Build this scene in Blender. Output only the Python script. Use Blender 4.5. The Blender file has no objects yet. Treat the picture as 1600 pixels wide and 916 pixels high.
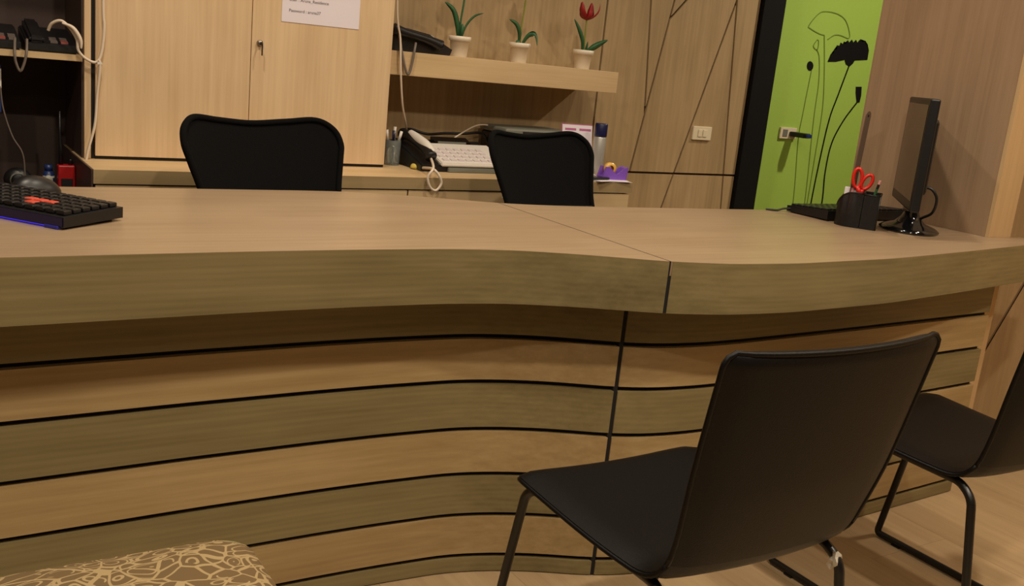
import bpy, bmesh, math, random
import numpy as np
from mathutils import Vector, Matrix
random.seed(7)
scene = bpy.context.scene
COL = scene.collection
PI = math.pi

# ------------------------------------------------------------------ camera
def cam_axes(yaw, pitch, roll):
    cy, sy, cp, sp = math.cos(yaw), math.sin(yaw), math.cos(pitch), math.sin(pitch)
    fw = Vector((sy*cp, cy*cp, -sp)); r = Vector((cy, -sy, 0)); u = r.cross(fw)
    cr, sr = math.cos(roll), math.sin(roll)
    return cr*r+sr*u, -sr*r+cr*u, fw
R_, U_, F_ = cam_axes(math.radians(32.98), math.radians(13.36), math.radians(5.84))
cd = bpy.data.cameras.new('camera'); cam = bpy.data.objects.new('camera', cd); COL.objects.link(cam)
cd.sensor_width = 36; cd.lens = 1547/1600*36; cd.clip_start = 0.02
m = Matrix((R_, U_, -F_)).transposed().to_4x4(); m.translation = (0, 0, 1.139)
cam.matrix_world = m
scene.camera = cam

# ------------------------------------------------------------------ light
w = bpy.data.worlds.new('world'); scene.world = w; w.use_nodes = True
w.node_tree.nodes['Background'].inputs[0].default_value = (1.0, 0.8, 0.58, 1)
w.node_tree.nodes['Background'].inputs[1].default_value = 0.02
scene.view_settings.view_transform = 'Standard'
scene.view_settings.look = 'None'
scene.view_settings.gamma = 1
scene.view_settings.use_curve_mapping = False
scene.view_settings.exposure = 0.0
CEIL = 2.62
LAMP_COL = (1.0, 0.87, 0.69)
# ceiling downlights, then two added fill lamps: x, y, watts
LAMPS = [(-0.9, 0.25, 23), (0.75, 0.2, 25), (1.95, 0.1, 25),
         (-0.6, -1.0, 4), (1.5, -1.0, 4),
         (0.35, 1.95, 15.5), (1.5, 1.9, 15.5), (2.75, 0.95, 11), (4.2, 2.3, 38)]  # last two: unseen fills added to brighten side wall, floor and passage
def lamp(x, y, watts):
    l = bpy.data.lights.new('downlight_or_fill', 'AREA'); l.shape = 'DISK'; l.size = 0.11
    l.energy = watts; l.color = LAMP_COL; l.spread = math.radians(165)
    o = bpy.data.objects.new('downlight_or_fill', l); COL.objects.link(o); o.location = (x, y, CEIL-0.012)
    return o
lamp_objs = [lamp(*a) for a in LAMPS]

# ------------------------------------------------------------------ materials
def srgb(r, g, b):
    f = lambda c: (c/12.92 if c <= 0.04045 else ((c+0.055)/1.055)**2.4)
    return (f(r/255), f(g/255), f(b/255), 1)
def newmat(name):
    mt = bpy.data.materials.new(name); mt.use_nodes = True
    return mt, mt.node_tree.nodes, mt.node_tree.links, mt.node_tree.nodes['Principled BSDF']
def plain(name, col, rough=0.5, metal=0.0, bump=0.0, bscale=200, spec=0.5, coat=0.0, var=0.0):
    mt, n, l, p = newmat(name)
    p.inputs['Base Color'].default_value = col; p.inputs['Roughness'].default_value = rough
    p.inputs['Metallic'].default_value = metal; p.inputs['Specular IOR Level'].default_value = spec
    p.inputs['Coat Weight'].default_value = coat
    if bump or var:
        tc = n.new('ShaderNodeTexCoord'); nz = n.new('ShaderNodeTexNoise'); nz.inputs['Scale'].default_value = bscale
        nz.inputs['Detail'].default_value = 3
        l.new(tc.outputs['Object'], nz.inputs['Vector'])
        if bump:
            b = n.new('ShaderNodeBump'); b.inputs['Strength'].default_value = bump; b.inputs['Distance'].default_value = 0.002
            l.new(nz.outputs['Fac'], b.inputs['Height']); l.new(b.outputs['Normal'], p.inputs['Normal'])
        if var:
            mx = n.new('ShaderNodeMix'); mx.data_type = 'RGBA'
            mx.inputs[6].default_value = tuple(c*(1-var) for c in col[:3])+(1,); mx.inputs[7].default_value = tuple(min(1, c*(1+var)) for c in col[:3])+(1,)
            l.new(nz.outputs['Fac'], mx.inputs[0]); l.new(mx.outputs[2], p.inputs['Base Color'])
    return mt
def wood(name, c_dark, c_light, axis, rough=0.42, fine=1.0, ring=0.35, spec=0.35, cathedral=0.0):
    """laminate with the grain running along one axis (0 x, 1 y, 2 z)"""
    mt, n, l, p = newmat(name)
    p.inputs['Roughness'].default_value = rough; p.inputs['Specular IOR Level'].default_value = spec
    tc = n.new('ShaderNodeTexCoord'); oi = n.new('ShaderNodeObjectInfo')
    add = n.new('ShaderNodeVectorMath'); add.operation = 'MULTIPLY_ADD'
    l.new(oi.outputs['Random'], add.inputs[0]); add.inputs[1].default_value = (13.7, 7.9, 11.3)
    l.new(tc.outputs['Object'], add.inputs[2])
    def mapped(along, across):
        mp = n.new('ShaderNodeMapping')
        s = [across]*3; s[axis] = along; mp.inputs['Scale'].default_value = s
        l.new(add.outputs[0], mp.inputs['Vector']); return mp
    a = n.new('ShaderNodeTexNoise'); a.inputs['Scale'].default_value = 1; a.inputs['Detail'].default_value = 6; a.inputs['Roughness'].default_value = 0.62
    l.new(mapped(2.2, 70*fine).outputs[0], a.inputs['Vector'])
    b = n.new('ShaderNodeTexNoise'); b.inputs['Scale'].default_value = 1; b.inputs['Detail'].default_value = 3
    b.inputs['Distortion'].default_value = 0.6
    l.new(mapped(0.9, 11*fine).outputs[0], b.inputs['Vector'])
    mixf = n.new('ShaderNodeMix'); mixf.data_type = 'FLOAT'; mixf.inputs[0].default_value = ring
    l.new(a.outputs['Fac'], mixf.inputs[2]); l.new(b.outputs['Fac'], mixf.inputs[3])
    last = mixf.outputs[0]
    if cathedral:
        wv = n.new('ShaderNodeTexWave'); wv.wave_type = 'BANDS'; wv.bands_direction = 'Z'
        wv.inputs['Scale'].default_value = 1.0; wv.inputs['Distortion'].default_value = 5.0; wv.inputs['Detail'].default_value = 1.5
        wv.inputs['Detail Scale'].default_value = 0.35
        l.new(mapped(0.8, 26).outputs[0], wv.inputs['Vector'])
        m2 = n.new('ShaderNodeMix'); m2.data_type = 'FLOAT'; m2.inputs[0].default_value = cathedral
        l.new(last, m2.inputs[2]); l.new(wv.outputs['Fac'], m2.inputs[3]); last = m2.outputs[0]
    bl = n.new('ShaderNodeTexNoise'); bl.inputs['Scale'].default_value = 1; bl.inputs['Detail'].default_value = 2
    l.new(mapped(4.0, 9.0).outputs[0], bl.inputs['Vector'])
    m3 = n.new('ShaderNodeMix'); m3.data_type = 'FLOAT'; m3.inputs[0].default_value = 0.22
    l.new(last, m3.inputs[2]); l.new(bl.outputs['Fac'], m3.inputs[3]); last = m3.outputs[0]
    ramp = n.new('ShaderNodeValToRGB'); ramp.color_ramp.elements[0].position = 0.30; ramp.color_ramp.elements[1].position = 0.70
    ramp.color_ramp.elements[0].color = c_dark; ramp.color_ramp.elements[1].color = c_light
    l.new(last, ramp.inputs['Fac']); l.new(ramp.outputs['Color'], p.inputs['Base Color'])
    bp = n.new('ShaderNodeBump'); bp.inputs['Strength'].default_value = 0.06; bp.inputs['Distance'].default_value = 0.001
    l.new(a.outputs['Fac'], bp.inputs['Height']); l.new(bp.outputs['Normal'], p.inputs['Normal'])
    return mt
def fabric_pattern():
    mt, n, l, p = newmat('floral_fabric')
    p.inputs['Roughness'].default_value = 0.9; p.inputs['Specular IOR Level'].default_value = 0.15
    tc = n.new('ShaderNodeTexCoord'); nz = n.new('ShaderNodeTexNoise'); nz.inputs['Scale'].default_value = 9; nz.inputs['Detail'].default_value = 1.5
    l.new(tc.outputs['Object'], nz.inputs['Vector'])
    mx = n.new('ShaderNodeVectorMath'); mx.operation = 'MULTIPLY_ADD'; mx.inputs[1].default_value = (0.09, 0.09, 0.0)
    l.new(nz.outputs['Color'], mx.inputs[0]); l.new(tc.outputs['Object'], mx.inputs[2])
    def edge(scale, width, stretch):
        mp = n.new('ShaderNodeMapping'); mp.inputs['Scale'].default_value = stretch
        l.new(mx.outputs[0], mp.inputs['Vector'])
        v = n.new('ShaderNodeTexVoronoi'); v.feature = 'DISTANCE_TO_EDGE'; v.inputs['Scale'].default_value = scale
        l.new(mp.outputs[0], v.inputs['Vector'])
        c = n.new('ShaderNodeMath'); c.operation = 'LESS_THAN'; c.inputs[1].default_value = width
        l.new(v.outputs['Distance'], c.inputs[0]); return c
    def contour(scale, stretch, freq, width):
        mp = n.new('ShaderNodeMapping'); mp.inputs['Scale'].default_value = stretch
        l.new(mx.outputs[0], mp.inputs['Vector'])
        v = n.new('ShaderNodeTexVoronoi'); v.feature = 'F1'; v.inputs['Scale'].default_value = scale
        l.new(mp.outputs[0], v.inputs['Vector'])
        a = n.new('ShaderNodeMath'); a.operation = 'MULTIPLY'; a.inputs[1].default_value = freq; l.new(v.outputs['Distance'], a.inputs[0])
        f = n.new('ShaderNodeMath'); f.operation = 'FRACT'; l.new(a.outputs[0], f.inputs[0])
        c = n.new('ShaderNodeMath'); c.operation = 'LESS_THAN'; c.inputs[1].default_value = width; l.new(f.outputs[0], c.inputs[0])
        return c
    e1 = edge(26, 0.05, (1.0, 1.7, 0.35)); e2 = contour(26, (1.0, 1.7, 0.35), 3.0, 0.2)
    mxm = n.new('ShaderNodeMath'); mxm.operation = 'MAXIMUM'; l.new(e1.outputs[0], mxm.inputs[0])
    gate = n.new('ShaderNodeTexNoise'); gate.inputs['Scale'].default_value = 11
    l.new(tc.outputs['Object'], gate.inputs['Vector'])
    gt = n.new('ShaderNodeMath'); gt.operation = 'GREATER_THAN'; gt.inputs[1].default_value = 0.49; l.new(gate.outputs['Fac'], gt.inputs[0])
    ml = n.new('ShaderNodeMath'); ml.operation = 'MULTIPLY'; l.new(gt.outputs[0], ml.inputs[0]); l.new(e2.outputs[0], ml.inputs[1])
    l.new(ml.outputs[0], mxm.inputs[1])
    g2 = n.new('ShaderNodeTexNoise'); g2.inputs['Scale'].default_value = 7.5
    l.new(tc.outputs['Object'], g2.inputs['Vector'])
    rp = n.new('ShaderNodeValToRGB'); rp.color_ramp.elements[0].position = 0.62; rp.color_ramp.elements[1].position = 0.68
    rp.color_ramp.elements[0].color = srgb(104, 84, 57); rp.color_ramp.elements[1].color = srgb(128, 128, 92)
    l.new(g2.outputs['Fac'], rp.inputs['Fac'])
    fin = n.new('ShaderNodeMix'); fin.data_type = 'RGBA'; fin.inputs[7].default_value = srgb(156, 134, 96)
    l.new(mxm.outputs[0], fin.inputs[0]); l.new(rp.outputs['Color'], fin.inputs[6])
    l.new(fin.outputs[2], p.inputs['Base Color'])
    bp = n.new('ShaderNodeBump'); bp.inputs['Strength'].default_value = 0.3; bp.inputs['Distance'].default_value = 0.002
    l.new(mxm.outputs[0], bp.inputs['Height']); l.new(bp.outputs['Normal'], p.inputs['Normal'])
    return mt
def mesh_fabric(name, col, scale, openness=0.0, rough=0.8):
    mt, n, l, p = newmat(name)
    p.inputs['Base Color'].default_value = col; p.inputs['Roughness'].default_value = rough; p.inputs['Specular IOR Level'].default_value = 0.12 if rough > 0.6 else 0.5
    tc = n.new('ShaderNodeTexCoord'); v = n.new('ShaderNodeTexVoronoi'); v.inputs['Scale'].default_value = scale
    l.new(tc.outputs['Object'], v.inputs['Vector'])
    bp = n.new('ShaderNodeBump'); bp.inputs['Strength'].default_value = 0.6; bp.inputs['Distance'].default_value = 0.001
    l.new(v.outputs['Distance'], bp.inputs['Height']); l.new(bp.outputs['Normal'], p.inputs['Normal'])
    if openness:
        c = n.new('ShaderNodeMath'); c.operation = 'MULTIPLY_ADD'; c.inputs[1].default_value = 0.0; c.inputs[2].default_value = 1-openness
        l.new(v.outputs['Distance'], c.inputs[0]); l.new(c.outputs[0], p.inputs['Alpha'])
    return mt
def glass(name, col, rough=0.05):
    mt, n, l, p = newmat(name)
    p.inputs['Base Color'].default_value = col; p.inputs['Roughness'].default_value = rough
    p.inputs['Transmission Weight'].default_value = 0.9; p.inputs['IOR'].default_value = 1.3
    return mt
def emit(name, col, strength):
    mt, n, l, p = newmat(name)
    p.inputs['Base Color'].default_value = col; p.inputs['Emission Color'].default_value = col
    p.inputs['Emission Strength'].default_value = strength
    return mt

M = {}
M['top'] = wood('desk_top_laminate', srgb(136, 113, 88), srgb(160, 137, 110), 0, rough=0.36, ring=0.3)
M['olive'] = wood('olive_plank_laminate', srgb(106, 93, 60), srgb(144, 129, 90), 0, rough=0.5, ring=0.45, cathedral=0.07)
M['light_plank'] = wood('light_plank_laminate', srgb(146, 120, 78), srgb(184, 158, 114), 0, rough=0.5, ring=0.35)
M['oak_v'] = wood('light_oak_vertical', srgb(192, 161, 122), srgb(218, 189, 150), 2, rough=0.5, ring=0.25)
M['oak_h'] = wood('light_oak_horizontal', srgb(184, 154, 112), srgb(210, 182, 140), 0, rough=0.48, ring=0.3)
M['edge'] = wood('grey_oak_edge', srgb(140, 118, 82), srgb(166, 142, 104), 0, rough=0.5, ring=0.3)
M['walnut_v'] = wood('brown_wall_laminate', srgb(144, 120, 86), srgb(184, 158, 118), 2, rough=0.5, ring=0.45)
M['wall_r'] = wood('grey_brown_laminate', srgb(138, 112, 86), srgb(166, 138, 110), 2, rough=0.5, ring=0.3)
M['light_r'] = wood('honey_wall_laminate', srgb(180, 148, 106), srgb(204, 172, 128), 2, rough=0.5, ring=0.3)
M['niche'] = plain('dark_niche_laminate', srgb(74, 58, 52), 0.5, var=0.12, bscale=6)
M['floor'] = wood('floor_laminate', srgb(164, 137, 102), srgb(196, 168, 130), 1, rough=0.38, ring=0.45, fine=0.7)
M['groove'] = plain('black_groove', srgb(14, 12, 12), 0.8, bump=0.1)
M['wall_groove'] = plain('brown_wall_groove', srgb(70, 46, 28), 0.8, bump=0.1)
M['under'] = plain('dark_backing', srgb(24, 20, 18), 0.8, bump=0.1)
M['ceiling'] = plain('ceiling_paint', srgb(150, 142, 130), 0.9, bump=0.1, bscale=80)
M['plaster'] = plain('cream_paint', srgb(104, 88, 68), 0.9, bump=0.1, bscale=80)
M['green'] = plain('green_paint', srgb(154, 186, 76), 0.7, bump=0.1, bscale=90, var=0.04)
M['black_paint'] = plain('matte_black_post', srgb(9, 8, 9), 0.8, bump=0.05, spec=0.2)
M['leather'] = plain('black_leather', srgb(9, 7, 7), 0.46, bump=0.2, bscale=420, spec=0.2, var=0.1)
M['blackmetal'] = plain('black_painted_steel', srgb(18, 17, 17), 0.35, bump=0.03, spec=0.5)
M['plastic'] = plain('black_plastic', srgb(20, 19, 20), 0.4, bump=0.05)
M['gloss'] = plain('glossy_black_plastic', srgb(12, 12, 13), 0.1, coat=0.5, bump=0.0, var=0.02)
M['screen'] = plain('dark_screen_glass', srgb(24, 20, 18), 0.12, var=0.02)
M['officemesh'] = mesh_fabric('black_mesh_fabric', srgb(9, 8, 8), 260, openness=0.0, rough=0.95)
M['mesh_metal'] = mesh_fabric('black_wire_mesh', srgb(22, 20, 21), 330, openness=0.16, rough=0.35)
M['white'] = plain('white_plastic', srgb(214, 206, 196), 0.4, var=0.03, bscale=30)
M['paper'] = plain('white_paper', srgb(222, 212, 218), 0.85, var=0.02, bscale=20)
M['ivory'] = plain('ivory_plastic', srgb(216, 202, 172), 0.4, var=0.03, bscale=30)
M['ink'] = plain('dark_ink', srgb(70, 62, 66), 0.8, var=0.05)
M['pinkink'] = plain('magenta_print', srgb(176, 96, 140), 0.8, var=0.05)
M['keygrey'] = plain('pale_grey_key', srgb(202, 190, 190), 0.5, var=0.03)
M['dimkey'] = plain('smoke_grey_key', srgb(96, 84, 78), 0.5, var=0.05)
M['pinkkey'] = plain('faded_pink_key', srgb(140, 70, 64), 0.5, var=0.05)
M['grey'] = plain('grey_plastic', srgb(112, 112, 100), 0.5, var=0.04, bscale=30)
M['steel'] = plain('brushed_steel', srgb(150, 140, 130), 0.3, metal=0.9, var=0.04)
M['ruler'] = plain('worn_steel_ruler', srgb(120, 98, 82), 0.4, metal=0.3, var=0.1)
M['cable_white'] = plain('white_cable_sheath', srgb(216, 198, 176), 0.45, var=0.03)
M['cable_grey'] = plain('grey_cord_sheath', srgb(104, 92, 82), 0.5, var=0.05)
M['leaf'] = plain('green_silk_leaf', srgb(44, 92, 52), 0.5, var=0.35, bscale=40)
M['leaf2'] = plain('light_green_silk_stem', srgb(128, 132, 52), 0.5, var=0.2, bscale=40)
M['pot'] = plain('white_ceramic_pot', srgb(222, 208, 186), 0.4, var=0.02, bscale=20)
M['soil'] = plain('dark_soil_filler', srgb(50, 40, 30), 0.9, bump=0.6, bscale=150)
M['red'] = plain('red_petal', srgb(148, 14, 16), 0.55, var=0.25, bscale=40)
M['redplastic'] = plain('red_plastic', srgb(206, 34, 22), 0.35, var=0.05)
M['radio'] = plain('red_radio_body', srgb(168, 24, 26), 0.4, var=0.06)
M['purple'] = plain('purple_plastic', srgb(128, 84, 186), 0.35, var=0.06)
M['yellow'] = plain('yellow_paper', srgb(206, 184, 84), 0.7, var=0.05)
M['tape'] = plain('amber_tape', srgb(226, 176, 84), 0.3, var=0.05)
M['navy'] = plain('navy_cap', srgb(22, 24, 66), 0.35, var=0.06)
M['blue'] = plain('blue_plastic', srgb(28, 46, 96), 0.4, var=0.06)
M['aluminium'] = plain('pale_can_metal', srgb(176, 172, 164), 0.35, metal=0.4, var=0.05, bscale=25)
M['orange_key'] = plain('orange_key', srgb(196, 74, 54), 0.5, var=0.04)
M['led'] = emit('blue_led_strip', (0.05, 0.03, 0.8, 1), 0.7)
M['bluetint'] = plain('dark_blue_side', srgb(18, 14, 62), 0.3, var=0.05)
M['bluefoot'] = plain('blue_rubber', srgb(44, 44, 150), 0.4, var=0.05)
M['clear'] = glass('clear_acrylic', (0.85, 0.9, 0.85, 1))
M['wrap'] = plain('crumpled_clear_wrap', srgb(196, 190, 176), 0.15, spec=0.8, var=0.1, bscale=60)
M['fabric'] = fabric_pattern()
M['pink'] = plain('pink_eraser', srgb(216, 150, 150), 0.6, var=0.05)
M['outline'] = plain('dark_green_outline', srgb(104, 126, 42), 0.7, var=0.05)
M['lampglow'] = emit('lamp_diffuser', (1.0, 0.80, 0.55, 1), 6)

# ------------------------------------------------------------------ builders
def link(o, parent=None, inv=True):
    COL.objects.link(o)
    if parent is not None:
        o.parent = parent
    return o
def obj(name, bm, mat, parent=None, smooth=False, recalc=True):
    if recalc: bmesh.ops.recalc_face_normals(bm, faces=bm.faces[:])
    me = bpy.data.meshes.new(name); bm.to_mesh(me); bm.free()
    if isinstance(mat, str): mat = M[mat]
    me.materials.append(mat)
    if smooth:
        for p in me.polygons: p.use_smooth = True
    o = bpy.data.objects.new(name, me); link(o, parent)
    if parent is not None and parent.get('world_space'):
        o.matrix_parent_inverse = Matrix.Translation(-Vector(parent['base']))
    elif parent is not None and parent.parent is not None:
        pass
    return o
def tag(o, label, cat, group=None):
    o['label'] = label; o['category'] = cat
    if group: o['group'] = group
    return o
def struct(o):
    o['kind'] = 'structure'; return o
def thing(name, loc, label, cat, rotz=0.0, group=None, local=False):
    """an Empty at the thing's base; parts given in world coordinates unless local"""
    o = bpy.data.objects.new(name, None); o.empty_display_size = 0.05; COL.objects.link(o)
    o.location = loc; o.rotation_euler = (0, 0, rotz)
    if not local:
        o['world_space'] = True; o['base'] = tuple(loc)
    return tag(o, label, cat, group)
def cleanup_props():
    for o in bpy.data.objects:
        for k in ('world_space', 'base'):
            if k in o: del o[k]
def bx(x0, x1, y0, y1, z0, z1, bev=0.0, bm=None, seg=2):
    b = bm or bmesh.new()
    r = bmesh.ops.create_cube(b, size=1.0)
    vs = r['verts']
    for v in vs:
        v.co = Vector((x0 if v.co.x < 0 else x1, y0 if v.co.y < 0 else y1, z0 if v.co.z < 0 else z1))
    if bev > 0:
        es = list({e for v in vs for e in v.link_edges})
        bmesh.ops.bevel(b, geom=es, offset=bev, segments=seg, profile=0.5, affect='EDGES')
    return b
def xf(b, mat, verts=None):
    bmesh.ops.transform(b, matrix=mat, verts=verts or b.verts[:]); return b
def rotbox(center, size, rz=0, rx=0, ry=0, bev=0.0):
    b = bx(-size[0]/2, size[0]/2, -size[1]/2, size[1]/2, -size[2]/2, size[2]/2, bev)
    return xf(b, Matrix.Translation(center) @ Matrix.Rotation(rz, 4, 'Z') @ Matrix.Rotation(ry, 4, 'Y') @ Matrix.Rotation(rx, 4, 'X'))
def catmull(pts, n=8, closed=False):
    P = [Vector(p) for p in pts]; out = []
    N = len(P); rng = N if closed else N-1
    for i in range(rng):
        if closed: a, b, c, d = P[(i-1) % N], P[i], P[(i+1) % N], P[(i+2) % N]
        else: a, b, c, d = P[max(i-1, 0)], P[i], P[i+1], P[min(i+2, N-1)]
        for k in range(n):
            t = k/n
            out.append(0.5*((2*b)+(-a+c)*t+(2*a-5*b+4*c-d)*t*t+(-a+3*b-3*c+d)*t**3))
    if not closed: out.append(P[-1])
    return out
def tube(pts, r, seg=8, closed=False, bm=None, taper=None):
    b = bm or bmesh.new(); P = [Vector(p) for p in pts]; n = len(P); rings = []
    prev = None
    for i, p in enumerate(P):
        if closed: t = P[(i+1) % n]-P[(i-1) % n]
        else: t = P[min(i+1, n-1)]-P[max(i-1, 0)]
        t.normalize()
        if prev is None:
            a = Vector((0, 0, 1)) if abs(t.z) < 0.9 else Vector((1, 0, 0))
            nrm = (a-t*a.dot(t)).normalized()
        else:
            nrm = prev-t*prev.dot(t)
            nrm = nrm.normalized() if nrm.length > 1e-6 else prev
        prev = nrm; bi = t.cross(nrm)
        rr = r if taper is None else r*taper(i/(n-1))
        rings.append([b.verts.new(p+rr*(math.cos(2*PI*k/seg)*nrm+math.sin(2*PI*k/seg)*bi)) for k in range(seg)])
    m_ = n if closed else n-1
    for i in range(m_):
        A, B = rings[i], rings[(i+1) % n]
        for k in range(seg):
            b.faces.new((A[k], A[(k+1) % seg], B[(k+1) % seg], B[k]))
    if not closed:
        b.faces.new(rings[0][::-1]); b.faces.new(rings[-1])
    return b
def fillet(pts, r, n=5, closed=False):
    P = [Vector(p) for p in pts]; out = []; N = len(P)
    for i in range(N):
        if not closed and i in (0, N-1): out.append(P[i]); continue
        a, b, c = P[(i-1) % N], P[i], P[(i+1) % N]
        u = (a-b); v = (c-b); rr = min(r, u.length*0.45, v.length*0.45)
        p0 = b+u.normalized()*rr; p1 = b+v.normalized()*rr
        for k in range(n+1):
            t = k/n; out.append((1-t)**2*p0+2*t*(1-t)*b+t*t*p1)
    return out
def lathe(prof, center=(0, 0, 0), seg=24, bm=None, close=True):
    b = bm or bmesh.new(); rings = []
    c = Vector(center)
    for r, z in prof:
        rings.append([b.verts.new(c+Vector((r*math.cos(2*PI*k/seg), r*math.sin(2*PI*k/seg), z))) for k in range(seg)])
    for i in range(len(prof)-1):
        for k in range(seg):
            b.faces.new((rings[i][k], rings[i][(k+1) % seg], rings[i+1][(k+1) % seg], rings[i+1][k]))
    if close:
        b.faces.new(rings[0][::-1]); b.faces.new(rings[-1])
    return b
def prism(poly, f, d0, d1, bm=None):
    """extrude a 2D polygon: f(u, v, d) -> world"""
    b = bm or bmesh.new()
    A = [b.verts.new(f(u, v, d0)) for u, v in poly]; B = [b.verts.new(f(u, v, d1)) for u, v in poly]
    n = len(poly)
    b.faces.new(A); b.faces.new(B[::-1])
    for i in range(n): b.faces.new((A[i], B[i], B[(i+1) % n], A[(i+1) % n]))
    return b
def clip(poly, p, nrm):
    """keep the side where (q-p).n >= 0"""
    out = []; N = len(poly)
    for i in range(N):
        a, b = poly[i], poly[(i+1) % N]
        da = (a[0]-p[0])*nrm[0]+(a[1]-p[1])*nrm[1]; db = (b[0]-p[0])*nrm[0]+(b[1]-p[1])*nrm[1]
        if da >= 0: out.append(a)
        if (da >= 0) != (db >= 0):
            t = da/(da-db); out.append((a[0]+(b[0]-a[0])*t, a[1]+(b[1]-a[1])*t))
    return out
def cut(poly, p, q):
    """split by the line p-q: (left side, right side)"""
    n = (-(q[1]-p[1]), q[0]-p[0])
    return clip(poly, p, n), clip(poly, p, (-n[0], -n[1]))
def inset(poly, g):
    A = sum(poly[i][0]*poly[(i+1) % len(poly)][1]-poly[(i+1) % len(poly)][0]*poly[i][1] for i in range(len(poly)))
    if A < 0: poly = poly[::-1]
    out = poly[:]
    for i in range(len(poly)):
        a, b = poly[i], poly[(i+1) % len(poly)]
        L = math.hypot(b[0]-a[0], b[1]-a[1])
        if L < 1e-6: continue
        n = (-(b[1]-a[1])/L, (b[0]-a[0])/L)
        out = clip(out, (a[0]+n[0]*g, a[1]+n[1]*g), n)
        if len(out) < 3: return []
    return out
def text_mesh(name, s, size, mat, parent, matw):
    c = bpy.data.curves.new(name, 'FONT'); c.body = s; c.size = size; c.extrude = 0.0002
    o = bpy.data.objects.new(name, c); COL.objects.link(o)
    bpy.context.view_layer.update()
    me = bpy.data.meshes.new_from_object(o.evaluated_get(bpy.context.evaluated_depsgraph_get()))
    bpy.data.objects.remove(o)
    me.transform(matw); me.name = name; me.materials.clear(); me.materials.append(M[mat])
    t = bpy.data.objects.new(name, me); link(t, parent)
    if parent.get('world_space'): t.matrix_parent_inverse = Matrix.Translation(-Vector(parent['base']))
    return t
def sub(name, bm, mat, parent, smooth=False):
    """a sub-part of a part (parent inverse inherits nothing: parts sit at identity in thing space)"""
    o = obj(name, bm, mat, None, smooth); o.parent = parent
    return o
def copy_tree(root, loc, rotz):
    r = root.copy(); COL.objects.link(r); r.location = loc; r.rotation_euler = (0, 0, rotz)
    for ch in root.children:
        c = ch.copy(); COL.objects.link(c); c.parent = r
        for g in ch.children:
            d = g.copy(); COL.objects.link(d); d.parent = c
    return r

# ================================================================== THE SETTING
BW = 3.25          # back wall face
RW = 2.68          # right wall face
fl = struct(obj('floor', bx(-2.6, 6.0, -4.0, 3.7, -0.12, -0.012), 'wall_groove'))
pl = bpy.data.meshes.new('floor_plank')
b = bx(-0.1497, 0.1497, -0.5997, 0.5997, -0.012, 0.0, 0.0); b.to_mesh(pl); b.free(); pl.materials.append(M['floor'])
k = 0
for i in range(-9, 20):
    off = [0.0, 0.45, 0.8][i % 3]
    for j in range(-4, 4):
        x = 0.12+0.3*i; y = 0.35+off+1.2*j
        if x > 6.0 or y > 3.4: continue
        o = bpy.data.objects.new('plank', pl); COL.objects.link(o); o.parent = fl; o.location = (x, y, 0); k += 1
struct(obj('ceiling', bx(-2.6, 6.0, -4.0, 3.7, CEIL, CEIL+0.1), 'ceiling'))
struct(obj('wall_left', bx(-2.7, -2.6, -4.0, 3.7, 0, CEIL), 'plaster'))
struct(obj('wall_front', bx(-2.6, 6.0, -4.1, -4.0, 0, CEIL), 'plaster'))
struct(obj('wall_far_right', bx(6.0, 6.1, -4.0, 3.7, 0, CEIL), 'plaster'))

wb = struct(obj('wall_back', bx(-2.6, 3.237, BW+0.012, BW+0.15, 0, CEIL), 'wall_groove'))
fback = lambda u, v, d: Vector((u, BW+d, v))
def panels(polys, f, parent, mat, gap=0.0046, th=0.0118):
    for p in polys:
        q = inset(p, gap)
        if len(q) >= 3: obj('panel', prism(q, f, 0.0, th), mat, parent)
rect = lambda x0, x1, z0, z1: [(x0, z0), (x1, z0), (x1, z1), (x0, z1)]
polys = [rect(-2.6, -0.6, 0, CEIL), rect(-0.6, 1.36, 0, CEIL), rect(1.36, 2.415, 0, CEIL)]
ZG = 0.72
up = rect(2.415, 3.237, ZG, CEIL); lo = rect(2.415, 3.237, 0, ZG)
left, right = cut(up, (2.630, ZG), (2.752, 1.429))
a1, a2 = cut(left, (2.671, 0.964), (2.630, 1.415)); polys += [a1, a2]
mid, rr = cut(right, (2.829, 0.570), (3.088, 1.446))
c1, c2 = cut(mid, (2.743, 1.357), (2.815, 1.436)); polys += [c1, c2]
d1, d2 = cut(rr, (3.179, 0.572), (3.095, 1.468)); polys += [d1, d2]
e1, e2 = cut(lo, (2.829, 0.570), (3.088, 1.446)); polys.append(e1)
f1, f2 = cut(e2, (3.179, 0.572), (3.095, 1.468)); polys += [f1, f2]
panels([p for p in polys if len(p) >= 3], fback, wb, 'walnut_v')

# black post that closes the panelled wall, and the green wall of the passage behind
struct(obj('trim_1', bx(3.239, 3.368, BW-0.02, BW+0.30, 0, CEIL, 0.002), 'black_paint'))
wg = struct(obj('wall_passage', bx(3.2, 6.0, 3.55, 3.69, 0, CEIL), 'green'))
# short partition the desk ends against, and the light wall further right
wr = struct(obj('wall_right', bx(RW+0.012, RW+0.097, 1.6645, 2.165, 0, CEIL), 'groove'))
fr = lambda u, v, d: Vector((RW+d, u, v))
panels([rect(1.664, 2.165, 0, CEIL)], fr, wr, 'wall_r', gap=0.0003)
panels([rect(1.664, 2.165, 0, CEIL)], lambda u, v, d: Vector((RW+0.0972+d, u, v)), wr, 'wall_r', gap=0.0003)
panels([rect(RW, RW+0.109, 0, CEIL)], lambda u, v, d: Vector((u, 1.652+d, v)), wr, 'light_r', gap=0.0002)
XL = 3.2
ws = struct(obj('wall_side', bx(XL+0.012, XL+0.13, -4.0, 2.1, 0, CEIL), 'wall_groove'))
fl_ = lambda u, v, d: Vector((XL+d, u, v))
h1, h2 = cut(rect(0.35, 2.1, 0, CEIL), (1.902, 0.306), (1.819, 0.559)); i1, i2 = cut(h1, (1.762, 0), (1.762, 1))
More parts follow.
